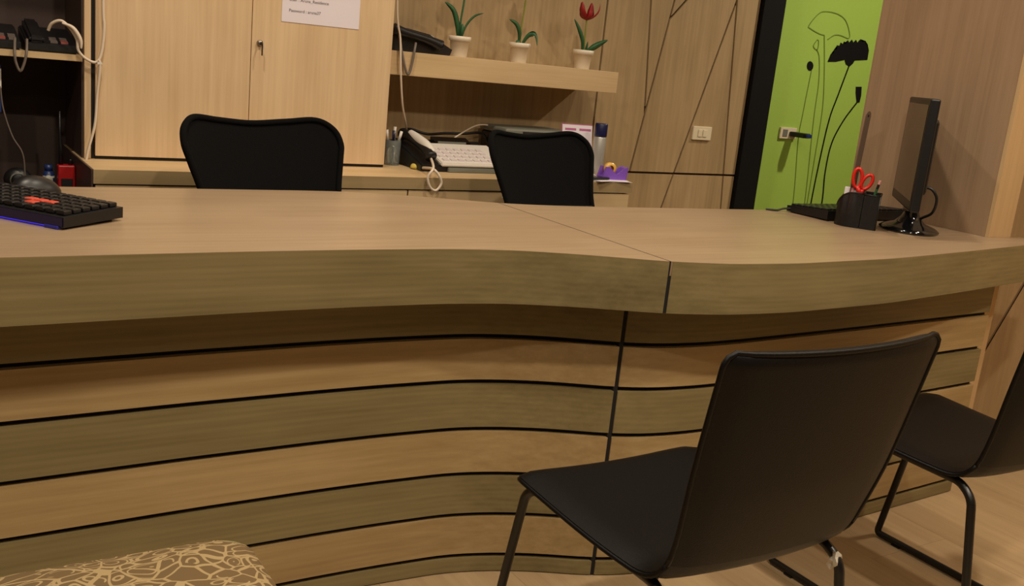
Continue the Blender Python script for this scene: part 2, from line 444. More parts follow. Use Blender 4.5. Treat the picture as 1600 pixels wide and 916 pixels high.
pp = [h2, i1, i2, rect(-0.9, 0.35, 0, CEIL), rect(-2.2, -0.9, 0, CEIL), rect(-4.0, -2.2, 0, CEIL)]
panels([p for p in pp if len(p) >= 3], fl_, ws, 'light_r')

# fixtures around the ceiling lamps, the two added fills included
for i, (x, y, wt) in enumerate(LAMPS):
    t = thing('downlight', (x, y, CEIL), 'round white recessed ceiling fixture', 'downlight', group='ceiling downlights', local=True)
    obj('trim_ring', lathe([(0.062, 0), (0.085, 0), (0.085, -0.006), (0.066, -0.012), (0.062, -0.012)], seg=28, close=False), 'white', t, True)
    lamp_objs[i].parent = t; lamp_objs[i].location = (0, 0, -0.012)

# ================================================================== RECEPTION DESK
TOP, UND = 0.77, 0.661
FR = [(-0.95, 1.62), (-0.4, 1.625), (0.139, 1.632), (0.322, 1.637), (0.533, 1.643), (0.724, 1.643), (0.905, 1.635), (1.037, 1.613), (1.159, 1.567), (1.277, 1.509), (1.333, 1.480), (1.477, 1.442), (1.653, 1.429), (1.996, 1.446), (2.318, 1.490), (2.680, 1.545), (2.86, 1.573)]
BK = [(-0.95, 2.315), (0.2, 2.315), (0.618, 2.316), (0.90, 2.315), (1.0, 2.303), (1.133, 2.258), (1.25, 2.200), (1.341, 2.158), (1.45, 2.134), (1.601, 2.118), (2.097, 2.094), (2.68, 2.070)]
BS = [(-0.95, 1.745), (-0.3, 1.748), (0.145, 1.750), (0.46, 1.757), (0.704, 1.756), (0.84, 1.752), (1.02, 1.739), (1.12, 1.711), (1.219, 1.668), (1.331, 1.603), (1.42, 1.573), (1.534, 1.558), (1.637, 1.557), (1.976, 1.568), (2.68, 1.600)]
def smoother(pts):
    xs = np.linspace(-1.2, 2.95, 1661); P = np.array(pts); ys = np.interp(xs, P[:, 0], P[:, 1])
    for wdt in (33, 25):
        kx = np.ones(wdt)/wdt; ys = np.convolve(np.pad(ys, wdt//2, mode='edge'), kx, 'valid')
    return lambda x: float(np.interp(x, xs, ys))
front, back, base = smoother(FR), smoother(BK), smoother(BS)
XJ = 1.333
def ribbon(x0, x1, fa, fb, z0, z1, step=0.03, bm=None):
    """solid between two plan curves fa(x) < fb(x)"""
    b = bm or bmesh.new(); n = max(2, int((x1-x0)/step)); prev = None
    for i in range(n+1):
        x = x0+(x1-x0)*i/n
        q = [b.verts.new((x, fa(x), z0)), b.verts.new((x, fb(x), z0)), b.verts.new((x, fb(x), z1)), b.verts.new((x, fa(x), z1))]
        if prev:
            for k in range(4): b.faces.new((prev[k], prev[(k+1) % 4], q[(k+1) % 4], q[k]))
        else: b.faces.new(q[::-1])
        prev = q
    b.faces.new(prev); return b
SEAMS = [0.557, 0.455, 0.346, 0.240, 0.142, 0.042]
def desk_unit(x0, x1, label, j0, j1, k0, k1):
    t = thing('reception_desk', ((x0+x1)/2, 1.9, 0), label, 'desk')
    wt = ribbon(x0+k0*0.5, x1-k1*0.5, lambda x: front(x)+0.0006, back, TOP-0.03, TOP)
    xe = x1
    if x0 > 0:      # the nosing runs on past the end of the partition
        xe = 2.84; ribbon(x1, xe, lambda x: front(x)+0.0006, lambda x: 1.6505, TOP-0.03, TOP, bm=wt)
    obj('worktop', wt, 'top', t)
    obj('edge_band', ribbon(x0+k0, xe-k1, front, lambda x: front(x)+0.02, UND, TOP-0.0006), 'olive', t, True)
    obj('joint_core', ribbon(x0, x1, lambda x: front(x)+0.012, lambda x: front(x)+0.03, UND+0.001, TOP-0.032), 'groove', t)
    obj('soffit', ribbon(x0, x1, lambda x: front(x)+0.02, lambda x: back(x)-0.02, UND+0.002, UND+0.02), 'olive', t)
    obj('back_apron', ribbon(x0, x1, lambda x: back(x)-0.02, lambda x: back(x)-0.002, UND+0.002, TOP-0.03), 'olive', t)
    obj('backing', ribbon(x0, x1, lambda x: base(x)+0.014, lambda x: base(x)+0.036, 0.0, UND), 'groove', t)
    obj('end_panel', bx((x0 if x0 < 0 else x1-0.03), (x0+0.025 if x0 < 0 else x1-0.005), 1.79, 2.03, 0.0, UND), 'olive', t)
    zs = [UND]+SEAMS+[0.003]; g = 0.0056
    for i in range(len(zs)-1):
        z1 = zs[i]-(g if i else 0); z0 = zs[i+1]+(g if i < len(zs)-2 else 0)
        obj('plank', ribbon(x0+j0, x1-j1, base, lambda x: base(x)+0.0145, z0, z1), 'olive' if i % 2 == 0 else 'light_plank', t, True)
    if x0 > 0:
        obj('joint_filler', ribbon(x0, x0+0.0072, lambda x: front(x)+0.0012, lambda x: front(x)+0.012, UND+0.0005, TOP-0.002, 0.002), 'groove', t)
        obj('joint_filler', ribbon(x0, x0+0.009, lambda x: base(x)+0.0025, lambda x: base(x)+0.0145, 0.002, UND-0.001, 0.003), 'groove', t)
        obj('joint_filler', ribbon(x0, x0+0.0036, lambda x: front(x)+0.001, lambda x: back(x)-0.001, TOP-0.02, TOP-0.0004, 0.002), 'groove', t)
    return t
desk_unit(-0.95, XJ, 'long left section of wooden reception desk with wavy striped plank front', 0, 0.0, 0, 0.0)
desk_unit(XJ, RW-0.001, 'right section of wooden reception desk between the joint and the side wall', 0.009, 0.0, 0.0072, 0.0)
def shade_auto(o, ang=40):
    for p in o.data.polygons: p.use_smooth = True
    o.data.set_sharp_from_angle(angle=math.radians(ang))
for o in list(bpy.data.objects):
    if o.type == 'MESH' and o.name.split('.')[0] in ('edge_band', 'plank') and o.parent and o.parent.name.startswith('reception'):
        shade_auto(o)

# ================================================================== CREDENZA, CABINET, SHELVES
CF = 2.735; CT = 0.75; CAB = 2.935
ct = obj('countertop', bx(0.452, 2.235, CF, BW-0.0005, CT-0.038, CT, 0.0015), 'oak_h')
eb = obj('edge_band', bx(0.4515, 2.2355, CF-0.0012, CF-0.0002, CT-0.0375, CT-0.0008), 'edge'); eb.parent = ct
tag(ct, 'light oak countertop running along the back wall under the tall cabinet', 'countertop')
def low_unit(x0, x1, label, handle, split=False):
    t = thing('low_cabinet', ((x0+x1)/2, 3.0, 0), label, 'cabinet')
    obj('body', bx(x0, x1, CF+0.032, BW-0.001, 0.0, CT-0.0385), 'oak_h', t)
    d = obj('drawer', bx(x0+0.002, x1-0.002, CF+0.002, CF+0.0315, 0.50, CT-0.042, 0.001), 'oak_h', t)
    hs = [d]
    d2 = obj('door', bx(x0+0.002, x1-0.002, CF+0.002, CF+0.0315, 0.06, 0.497, 0.001), 'oak_h', t)
    if handle:
        for dd, hz in ((d, 0.695), (d2, 0.455)):
            hb = bx((x0+x1)/2-0.07, (x0+x1)/2+0.07, CF-0.014, CF-0.004, hz-0.006, hz+0.006, 0.002)
            for sx in (-0.06, 0.06): bx((x0+x1)/2+sx-0.005, (x0+x1)/2+sx+0.005, CF-0.006, CF+0.0125, hz-0.005, hz+0.005, bm=hb)
            h = obj('handle', hb, 'ivory', None); h.parent = dd
    return t
low_unit(0.455, 0.905, 'light oak low cabinet below the countertop at the left end', False)
low_unit(0.906, 1.357, 'light oak low cabinet below the countertop behind the left mesh chair', False)
low_unit(1.358, 1.79, 'light oak low drawer cabinet below the white telephone', False)
low_unit(1.791, 2.228, 'light oak low drawer cabinet at the right end below the tape dispenser', False)
# the drawer pull that shows left of the right mesh chair
pull = bx(1.688, 1.76, CF-0.022, CF-0.013, 0.690, 0.701, 0.002)
bx(1.70, 1.708, CF-0.015, CF+0.0025, 0.692, 0.699, bm=pull); bx(1.74, 1.748, CF-0.015, CF+0.0025, 0.692, 0.699, bm=pull)
for o in bpy.data.objects:
    if o.name.startswith('drawer') and abs(o.data.vertices[0].co.x-1.36) < 0.02: drw = o
h = obj('handle', pull, 'ivory'); h.parent = drw

t = thing('tall_cabinet', (0.925, 3.09, CT), 'light oak tall cabinet with two doors and a lock, paper notice taped on', 'cabinet')
obj('body', bx(0.4895, 1.362, CAB+0.0195, BW-0.001, CT+0.001, 2.3), 'oak_v', t)
obj('shadow_gap', bx(0.4895, 1.362, CAB+0.005, CAB+0.0192, CT+0.001, CT+0.012), 'groove', t)
obj('shadow_gap', bx(0.4795, 0.4885, CAB+0.008, BW-0.002, CT+0.001, 2.3), 'groove', t)
obj('door', bx(0.4895, 0.9135, CAB, CAB+0.019, CT+0.009, 2.29, 0.0012), 'oak_v', t)
dr = obj('door', bx(0.9155, 1.3625, CAB, CAB+0.019, CT+0.009, 2.29, 0.0012), 'oak_v', t)
lk = obj('lock', xf(lathe([(0.0085, 0), (0.0085, 0.008), (0.006, 0.011)], seg=20), Matrix.Translation((0.9385, CAB, 1.105)) @ Matrix.Rotation(PI/2, 4, 'X')), 'steel', t, True)
kb = bx(0.9370, 0.9395, CAB-0.026, CAB-0.011, 1.1015, 1.1085); bx(0.9365, 0.9400, CAB-0.030, CAB-0.0255, 1.070, 1.106, 0.001, bm=kb)
obj('key', kb, 'plastic', t)

pn = thing('paper_notice', (1.124, CAB, 1.173), 'white printed notice sheet taped to the right cabinet door', 'notice')
obj('sheet', bx(1.001, 1.246, CAB-0.0016, CAB-0.0004, 1.173, 1.47), 'paper', pn)
tm = lambda x, z: Matrix.Translation((x, CAB-0.0018, z)) @ Matrix.Rotation(PI/2, 4, 'X')
text_mesh('lettering', 'User : Aruna_Residence', 0.0125, 'ink', pn, tm(1.022, 1.234))
text_mesh('lettering', 'Password : aruna37', 0.0125, 'ink', pn, tm(1.022, 1.203))

# floating shelf
sh = obj('floating_shelf', bx(1.3635, 2.318, 3.0, BW-0.0005, 1.045, 1.121, 0.001), 'oak_h')
tag(sh, 'thick light oak floating shelf holding three small potted tulips', 'shelf')

# open dark shelving left of the cabinet
t = thing('open_shelf_unit', (-0.1, 3.09, 0), 'dark open shelf unit left of the tall cabinet holding black telephones', 'shelf')
obj('side_panel', bx(0.462, 0.4785, CAB+0.002, BW-0.001, CT+0.001, 2.3), 'oak_v', t)
obj('side_panel', bx(-0.62, -0.60, CAB+0.002, BW-0.001, 0, 2.3), 'oak_v', t)
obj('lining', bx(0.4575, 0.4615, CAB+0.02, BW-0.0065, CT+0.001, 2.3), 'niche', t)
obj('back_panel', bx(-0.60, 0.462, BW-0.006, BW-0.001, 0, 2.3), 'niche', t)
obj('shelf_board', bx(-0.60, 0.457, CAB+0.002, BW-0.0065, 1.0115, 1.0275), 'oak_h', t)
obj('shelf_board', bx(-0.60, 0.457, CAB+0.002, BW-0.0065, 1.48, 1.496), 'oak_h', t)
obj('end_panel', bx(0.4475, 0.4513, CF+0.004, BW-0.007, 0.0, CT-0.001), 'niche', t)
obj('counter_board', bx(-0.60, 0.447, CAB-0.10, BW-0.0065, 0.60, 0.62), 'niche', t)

# ================================================================== WALL FITTINGS
t = thing('wall_switch', (2.998, BW, 0.899), 'ivory two-gang switch plate on the brown panelled wall', 'switch')
obj('plate', bx(2.944, 3.050, BW-0.009, BW-0.0002, 0.870, 0.928, 0.002), 'ivory', t)
for i in range(2): obj('rocker', bx(2.972+0.028*i, 2.994+0.028*i, BW-0.0125, BW-0.009, 0.884, 0.915, 0.0015), 'ivory', t)
t = thing('wall_socket', (3.85, 3.55, 0.905), 'ivory power socket on the green wall with a black plug in it', 'socket')
obj('plate', bx(3.790, 3.905, 3.538, 3.5498, 0.876, 0.932, 0.002), 'ivory', t)
obj('outlet', bx(3.806, 3.84, 3.536, 3.538, 0.886, 0.922, 0.001), 'grey', t)
t = thing('plug_adapter', (3.87, 3.5, 0.90), 'black and blue plug pushed into the green wall socket', 'plug')
obj('plug_body', bx(3.852, 3.90, 3.44, 3.5375, 0.890, 0.914, 0.004), 'plastic', t)
obj('plug_grip', bx(3.860, 3.895, 3.425, 3.4395, 0.893, 0.911, 0.003), 'blue', t)

# poppy stickers on the green wall
GY = 3.5485
def decal_poly(name, pts, mat, parent):
    b = bmesh.new(); vs = [b.verts.new((x, GY-0.0012, z)) for x, z in pts]; ws = [b.verts.new((x, GY+0.0010, z)) for x, z in pts]
    f = b.faces.new(vs); n = len(pts)
    for i in range(n): b.faces.new((vs[i], vs[(i+1) % n], ws[(i+1) % n], ws[i]))
    bmesh.ops.triangulate(b, faces=[f]); return obj(name, b, mat, parent)
def decal_line(name, pts, wd, mat, parent):
    P = catmull([(x, 0, z) for x, z in pts], 8); b = bmesh.new(); prev = None
    for i, p in enumerate(P):
        t_ = (P[min(i+1, len(P)-1)]-P[max(i-1, 0)]).normalized(); n = Vector((-t_.z, 0, t_.x))*wd/2
        q = [b.verts.new((p.x+s*n.x, GY+dy, p.z+s*n.z)) for s, dy in ((1, -0.0008), (-1, -0.0008), (-1, 0.0010), (1, 0.0010))]
        if prev:
            for k in range(4): b.faces.new((prev[k], prev[(k+1) % 4], q[(k+1) % 4], q[k]))
        prev = q
    return obj(name, b, mat, parent)
t = thing('poppy_decal', (4.2, GY, 0.55), 'large black poppy sticker with a curved stem on the green wall', 'wall sticker')
decal_poly('flower_head', [(4.056, 1.273), (4.070, 1.312), (4.088, 1.318), (4.088, 1.336), (4.107, 1.338), (4.104, 1.358), (4.124, 1.358), (4.128, 1.374), (4.146, 1.368), (4.152, 1.382), (4.170, 1.376), (4.178, 1.391), (4.190, 1.379), (4.208, 1.396), (4.222, 1.382), (4.238, 1.398), (4.252, 1.385), (4.272, 1.404), (4.286, 1.392), (4.312, 1.399), (4.316, 1.384), (4.332, 1.384), (4.334, 1.366), (4.350, 1.355), (4.352, 1.307), (4.256, 1.296), (4.246, 1.279), (4.224, 1.262), (4.194, 1.272), (4.179, 1.293), (4.116, 1.278)], 'black_paint', t)
decal_line('stem', [(4.22, 1.263), (4.175, 1.11), (4.142, 0.993), (4.124, 0.811), (4.111, 0.548), (4.11, 0.2)], 0.0085, 'black_paint', t)
t = thing('poppy_decal', (4.2, GY, 0.55), 'black closed poppy bud sticker at the right edge of the green wall', 'wall sticker')
decal_poly('bud', [(4.301, 1.165), (4.345, 1.168), (4.353, 1.123), (4.35, 1.087), (4.328, 1.086), (4.308, 1.133)], 'black_paint', t)
decal_line('stem', [(4.335, 1.09), (4.248, 0.982), (4.19, 0.863), (4.179, 0.712), (4.195, 0.549), (4.2, 0.2)], 0.0085, 'black_paint', t)
t = thing('poppy_decal', (3.95, GY, 0.55), 'small round black seed head sticker on a thin stem above the socket', 'wall sticker')
decal_poly('bud', [(3.957, 1.244), (3.956, 1.232), (3.95, 1.223), (3.94, 1.219), (3.928, 1.221), (3.917, 1.229), (3.912, 1.24), (3.912, 1.252), (3.918, 1.261), (3.928, 1.265), (3.94, 1.263), (3.951, 1.255)], 'black_paint', t)
decal_line('stem', [(3.95, 1.222), (3.939, 0.999), (3.938, 0.869), (3.976, 0.547), (3.98, 0.2)], 0.0045, 'outline', t)
t = thing('poppy_decal', (4.04, GY, 0.55), 'pale outline poppy sticker above the large black poppy', 'wall sticker')
decal_line('flower_outline', [(4.0, 1.398), (3.96, 1.402), (3.897, 1.419), (3.88, 1.433), (3.934, 1.494), (3.986, 1.511), (4.072, 1.508), (4.136, 1.484), (4.179, 1.431), (4.182, 1.4), (4.12, 1.408), (4.074, 1.405), (4.029, 1.379)], 0.0045, 'outline', t)
decal_line('stem', [(4.0, 1.398), (4.043, 1.229), (4.077, 1.039), (4.081, 0.809), (4.082, 0.548), (4.08, 0.2)], 0.005, 'outline', t)
t = thing('poppy_decal', (4.0, GY, 0.55), 'pale outline bud sticker on a thin stem left of the outline poppy', 'wall sticker')
decal_line('bud_outline', [(3.955, 1.372), (3.935, 1.339), (3.967, 1.324), (3.967, 1.364), (3.955, 1.372)], 0.004, 'outline', t)
decal_line('stem', [(3.960, 1.326), (3.99, 1.288), (4.017, 1.163), (4.026, 0.971), (4.063, 0.547), (4.06, 0.2)], 0.0045, 'outline', t)

# ================================================================== VISITOR CHAIRS
def shell_grid():
    prof = fillet([(0, 0.402, 0.405), (0, 0.372, 0.424), (0, 0.20, 0.415), (0, 0.0, 0.412), (0, -0.035, 0.53), (0, -0.085, 0.795)], 0.075, 7)
    # resample
    P = [prof[0]]
    for p in prof[1:]:
        d = (p-P[-1]).length
        n = max(1, int(d/0.02))
        a = P[-1]
        for k in range(1, n+1): P.append(a.lerp(p, k/n))
    e0, e1 = (P[0], P[1]), (P[-2], P[-1])
    P = [e0[0].lerp(e0[1], q) for q in (0, .12, .3, .6)]+P[1:-1]+[e1[0].lerp(e1[1], q) for q in (.3, .55, .75, .9, 1)]
    L = [0]
    for i in range(1, len(P)): L.append(L[-1]+(P[i]-P[i-1]).length)
    return P, L
def shell_part(i0, i1, P, L, th=0.022, M_=16):
    b = bmesh.new(); tot = L[-1]; rows = []
    for i in range(i0, i1+1):
        t = (P[min(i+1, len(P)-1)]-P[max(i-1, 0)]).normalized(); nrm = Vector((0, -t.z, t.y))  # towards the sitter side
        if nrm.z < 0 and abs(t.y) > abs(t.z): nrm = -nrm
        if abs(t.z) >= abs(t.y) and nrm.y < 0: nrm = -nrm
        d0, d1 = L[i], tot-L[i]
        def hw(s, r): return 1.0 if s > r else math.sqrt(max(0.0, 1-((r-s)/r)**2))
        wdt = 0.213-0.012*math.exp(-((L[i]-0.44)/0.10)**2)+0.013*min(1, max(0, (L[i]-0.45)/0.35))
        cut0 = 0.055*(1-hw(d0, 0.055)); cut1 = 0.02*(1-hw(d1, 0.02))
        wdt -= cut0+cut1
        backness = min(1, max(0, (L[i]-0.36)/0.20))
        row = []
        for j in range(M_+1):
            u = -1+2*j/M_
            bow = 0.020*backness*(1-u*u)+0.008*(1-backness)*(1-u*u)
            c = Vector((u*wdt, P[i].y, P[i].z))-nrm*bow
            e = th*0.5*(0.25+0.75*math.sqrt(max(0, 1-abs(u)**8)))
            if d0 < 0.012: e *= 0.5+0.5*d0/0.012
            if d1 < 0.012: e *= 0.5+0.5*d1/0.012
            row.append((b.verts.new(c+nrm*e), b.verts.new(c-nrm*e)))
        rows.append(row)
    for i in range(len(rows)-1):
        for j in range(M_):
            A, B, C, D = rows[i][j], rows[i][j+1], rows[i+1][j+1], rows[i+1][j]
            b.faces.new((A[0], B[0], C[0], D[0])); b.faces.new((A[1], D[1], C[1], B[1]))
        for j, s in ((0, 1), (M_, -1)):
            A, D = rows[i][j], rows[i+1][j]
            b.faces.new((A[0], D[0], D[1], A[1]))
    for r in (rows[0], rows[-1]):
        for j in range(M_): b.faces.new((r[j][0], r[j+1][0], r[j+1][1], r[j][1]))
    edge = []
    return b, rows
def visitor_chair(loc, label, rotz=0.0):
    t = thing('visitor_chair', loc, label, 'chair', rotz, 'black visitor chairs in front of the desk', local=True)
    P, L = shell_grid()
    kb_ = min(range(len(P)), key=lambda i: abs(L[i]-0.435))
    b, rows = shell_part(0, kb_, P, L); 
    se = [r[0][0].co.copy().lerp(r[0][1].co, 0.5) for r in rows]+[v[0].co.copy().lerp(v[1].co, 0.5) for v in []]
    ringS = [r[0][1].co.copy() for r in rows][::-1]+[q[1].co.copy() for q in rows[0]]+[r[-1][1].co.copy() for r in rows]
    s = obj('seat', b, 'leather', t); shade_auto(s, 50)
    b, rows = shell_part(kb_, len(P)-1, P, L)
    ringB = [r[0][1].co.copy() for r in rows]+[q[1].co.copy() for q in rows[-1]]+[r[-1][1].co.copy() for r in rows][::-1]
    k_ = obj('backrest', b, 'leather', t); shade_auto(k_, 50)
    def dedupe(p, eps=0.006):
        o = [p[0]]
        for q in p[1:]:
            if (q-o[-1]).length > eps: o.append(q)
        return o
    pi = obj('piping', tube(dedupe(ringS), 0.0042, 6), 'leather', None, True); pi.parent = s
    pi = obj('piping', tube(dedupe(ringB), 0.0042, 6), 'leather', None, True); pi.parent = k_
    for sx in (-1, 1):
        pts = [(sx*0.20, -0.075, 0.0095), (sx*0.19, -0.012, 0.375), (sx*0.185, 0.02, 0.398), (sx*0.185, 0.355, 0.402), (sx*0.19, 0.375, 0.385), (sx*0.20, 0.445, 0.0095)]
        P2 = fillet(pts, 0.045, 6, closed=True)
        # square floor corners: smaller fillets there
        P2 = []
        N = len(pts); rad = [0.012, 0.05, 0.05, 0.02, 0.02, 0.012]
        V = [Vector(p) for p in pts]
        for i in range(N):
            a, q, c = V[i-1], V[i], V[(i+1) % N]; u = a-q; v = c-q; r = min(rad[i], u.length*.45, v.length*.45)
            p0 = q+u.normalized()*r; p1 = q+v.normalized()*r
            for k in range(6):
                tt = k/5; P2.append((1-tt)**2*p0+2*tt*(1-tt)*q+tt*tt*p1)
        leg = obj('sled_leg', tube(P2, 0.0088, 10, closed=True), 'blackmetal', t, True)
        for yy in (0.0, 0.38):
            g = obj('foot_glide', bx(sx*0.20-0.010, sx*0.20+0.010, yy-0.012, yy+0.012, 0.0, 0.0045, 0.001), 'plastic', None); g.parent = leg
    for yy in (0.07, 0.31):
        obj('crossbar', tube([(-0.186, yy, 0.3995), (0.186, yy, 0.3995)], 0.0085, 10), 'blackmetal', t, True)
    return t
ch1 = visitor_chair((1.132, 0.965, 0), 'black leather visitor chair nearest the camera, seen from behind')
wrp = bmesh.new(); bmesh.ops.create_icosphere(wrp, subdivisions=2, radius=0.013)
for v in wrp.verts: v.co *= random.uniform(0.6, 1.15); v.co.z *= 1.5
xf(wrp, Matrix.Translation((0.187, -0.004, 0.378)))
o = obj('plastic_wrap', wrp, 'wrap', ch1)
ch2 = visitor_chair((1.995, 1.042, 0), 'black leather visitor chair at the right edge beside the light wood wall')

# ================================================================== OFFICE CHAIRS BEHIND THE DESK
def office_chair(loc, rotz, label, lift=0.0):
    t = thing('office_chair', loc, label, 'chair', rotz, 'black mesh office chairs behind the desk', local=True)
    # backrest outline in the back plane (u across, v up), facing +y
    half = 0.244
    ol = [(-0.184, 0.0), (-0.205, 0.14), (-0.229, 0.24), (-0.238, 0.285), (-0.226, 0.325), (-0.185, 0.348), (-0.105, 0.340), (0, 0.332), (0.105, 0.340), (0.185, 0.348), (0.226, 0.325), (0.238, 0.285), (0.229, 0.24), (0.205, 0.14), (0.184, 0.0), (0.09, -0.018), (0, -0.022), (-0.09, -0.018)]
    rec = math.radians(24)
    def place(u, v, d=0.0):
        y = -0.20-v*math.sin(rec)-0.06*(1-(u/half)**2)+0.03+d; z = 0.59+lift+v*math.cos(rec)
        return Vector((u, y, z))
    C = [(p.x, p.y) for p in catmull([(u, v, 0) for u, v in ol], 6, closed=True)]
    obj('back_frame', tube([place(u, v) for u, v in C], 0.0085, 8, closed=True), 'officemesh', t, True)
    # mesh panel: rows between left and right outline
    b = bmesh.new(); prev = None; nv, nu = 18, 16
    for i in range(nv+1):
        row = []
        for j in range(nu+1):
            s = -1+2*j/nu
            # scale outline towards the centre
            v0, v1 = -0.02, 0.35
            v = v0+(v1-v0)*i/nv
            wv = np.interp(v, [-0.02, 0.14, 0.24, 0.285, 0.325, 0.348], [0.182, 0.205, 0.229, 0.238, 0.226, 0.185])
            uu = s*wv
            topv = np.interp(abs(uu), [0, 0.105, 0.185, 0.226, 0.238], [0.332, 0.340, 0.348, 0.325, 0.285])
            row.append(b.verts.new(place(uu, min(v, topv), 0.0)))
        if prev:
            for j in range(nu): b.faces.new((prev[j], prev[j+1], row[j+1], row[j]))
        prev = row
    bmesh.ops.remove_doubles(b, verts=b.verts[:], dist=1e-5)
    obj('mesh_panel', b, 'officemesh', t, True)
    obj('lumbar_bar', tube([place(u, 0.10, 0.010) for u in np.linspace(-0.19, 0.19, 14)], 0.008, 8), 'plastic', t, True)
    obj('back_bracket', tube(fillet([(0, 0.02, 0.425), (0, -0.20, 0.43), (0, -0.243, 0.52), (0, -0.262, 0.66)], 0.06, 6), 0.018, 10), 'plastic', t, True)
    obj('seat', bx(-0.225, 0.225, -0.205, 0.215, 0.44, 0.50, 0.028, seg=4), 'officemesh', t, True)
    obj('tilt_mechanism', bx(-0.06, 0.06, -0.09, 0.09, 0.405, 0.44, 0.008), 'plastic', t)
    obj('gas_lift', lathe([(0.026, 0.09), (0.026, 0.26), (0.014, 0.262), (0.014, 0.405)], seg=16), 'blackmetal', t, True)
    for k in range(5):
        a = 2*PI*k/5+0.3; c, s_ = math.cos(a), math.sin(a)
        obj('base_leg', tube([(0.0, 0.0, 0.105), (0.10*c, 0.10*s_, 0.10), (0.215*c, 0.215*s_, 0.066)], 0.019, 8, taper=lambda q: 1-0.35*q), 'plastic', t, True)
        cb = xf(lathe([(0.020, -0.013), (0.024, -0.009), (0.024, 0.009), (0.020, 0.013)], seg=16), Matrix.Translation((0.215*c, 0.215*s_, 0.0245)) @ Matrix.Rotation(a+PI/2, 4, 'Z') @ Matrix.Rotation(PI/2, 4, 'Y'))
        obj('caster', cb, 'plastic', t, True)
    return t
office_chair((0.92, 2.25, 0), PI+math.radians(16), 'black mesh office chair behind the left part of the desk before the cabinet', 0.008)
office_chair((1.82, 2.30, 0), PI+math.radians(16), 'black mesh office chair behind the desk joint in front of the telephone', 0.006)

# ================================================================== OTTOMAN
t = thing('upholstered_stool', (0.2, 1.06, 0), 'floral patterned upholstered stool at the lower left in front of the desk', 'stool')
def cushion(x0, x1, y0, y1, z0, z1, r, dome):
    b = bmesh.new(); n = 24
    cx, cy = (x0+x1)/2, (y0+y1)/2; hx, hy = (x1-x0)/2, (y1-y0)/2
    def ring(ins, z):
        vs = []
        for k in range(4*8):
            q = k//8; a = (k % 8)/7*PI/2+q*PI/2; rr = max(r-ins*0.3, 0.01)
            sx, sy = ((1, 1), (-1, 1), (-1, -1), (1, -1))[q]
            px_ = cx+sx*(hx-ins-rr)+rr*math.cos(a); py_ = cy+sy*(hy-ins-rr)+rr*math.sin(a)
            vs.append(b.verts.new((px_, py_, z)))
        return vs
    prof = [(0.0, z0), (0.0, z1-0.045), (0.004, z1-0.028), (0.012, z1-0.015), (0.026, z1-0.006), (0.05, z1), (0.09, z1+dome*0.5), (0.15, z1+dome)]
    rs = [ring(*p) for p in prof]
    for A, B in zip(rs, rs[1:]):
        for k in range(len(A)): b.faces.new((A[k], A[(k+1) % len(A)], B[(k+1) % len(A)], B[k]))
    b.faces.new(rs[0][::-1]); b.faces.new(rs[-1]); return b
cu = obj('cushion', cushion(-0.03, 0.425, 0.82, 1.292, 0.30, 0.447, 0.05, 0.006), 'fabric', t); shade_auto(cu, 60)
obj('seat_base', bx(-0.015, 0.41, 0.835, 1.277, 0.24, 0.2995, 0.004), 'fabric', t)
for sx in (0.02, 0.375):
    for sy in (0.87, 1.242):
        obj('leg', tube([(sx, sy, 0.24), (sx, sy, 0.0)], 0.02, 10, taper=lambda q: 1-0.35*q), 'olive', t, True)

# ================================================================== ON THE DESK, LEFT
ang = math.radians(38)
t = thing('keyboard', (0.15, 2.0, TOP), 'black gaming keyboard with blue light and orange keys at the left', 'keyboard')
KM = Matrix.Translation((0.255, 1.835, TOP)) @ Matrix.Rotation(math.radians(128), 4, 'Z')   # local x: along length, local -y: depth
def kbox(x0, x1, y0, y1, z0, z1, bev=0.0): return xf(bx(x0, x1, y0, y1, z0, z1, bev), KM)
body = bmesh.new()
# wedge body, raised at the far (local +x is length); depth runs to local -y
sec = [(0.0, 0.004), (0.0, 0.022), (-0.145, 0.026), (-0.145, 0.006)]
prism(sec, lambda u, v, d: KM @ Vector((d, u, v)), 0.0, 0.44, bm=body)
obj('body', body, 'plastic', t)
obj('side_panel', kbox(0.002, 0.438, 0.0002, 0.0014, 0.006, 0.021), 'bluetint', t)
obj('light_strip', kbox(0.012, 0.43, -0.006, -0.001, 0.0018, 0.0045), 'led', t)
obj('foot', kbox(0.010, 0.04, -0.012, 0.004, 0.0, 0.006, 0.001), 'bluefoot', t)
obj('foot', kbox(0.38, 0.41, -0.012, -0.002, 0.0, 0.0045, 0.001), 'plastic', t)
obj('foot', kbox(0.02, 0.05, -0.14, -0.128, 0.0, 0.0065, 0.001), 'plastic', t)
for r in range(6):
    for c in range(18):
        x = 0.010+0.0235*c; y = -0.012-0.0222*r
        mname = 'orange_key' if (c in (3, 4, 5) and r == 2) or (c == 4 and r == 1) else 'plastic'
        kz = 0.0225+0.004*(-y/0.145)
        obj('key', kbox(x, x+0.020, y-0.0185, y, kz, kz+0.008, 0.002), mname, t)
def mouse(M_, mat, name, label):
    t = thing(name, tuple(M_.translation), label, 'mouse')
    b = bmesh.new(); bmesh.ops.create_uvsphere(b, u_segments=24, v_segments=12, radius=1)
    for v in b.verts:
        x, y, z = v.co
        v.co = Vector((x*0.032*(1-0.1*y), y*0.058, max(z, -0.0)*0.042*(1-0.15*y)))
    xf(b, M_); obj('shell', b, mat, t, True)
    wb_ = xf(lathe([(0.008, -0.004), (0.0095, 0), (0.008, 0.004)], seg=16), M_ @ Matrix.Translation((0, 0.03, 0.031)) @ Matrix.Rotation(PI/2, 4, 'Y'))
    obj('scroll_wheel', wb_, 'grey', t, True)
    obj('side_button', xf(bx(-0.0325, -0.0285, -0.008, 0.012, 0.013, 0.018, 0.001), M_), 'steel', t)
    return t
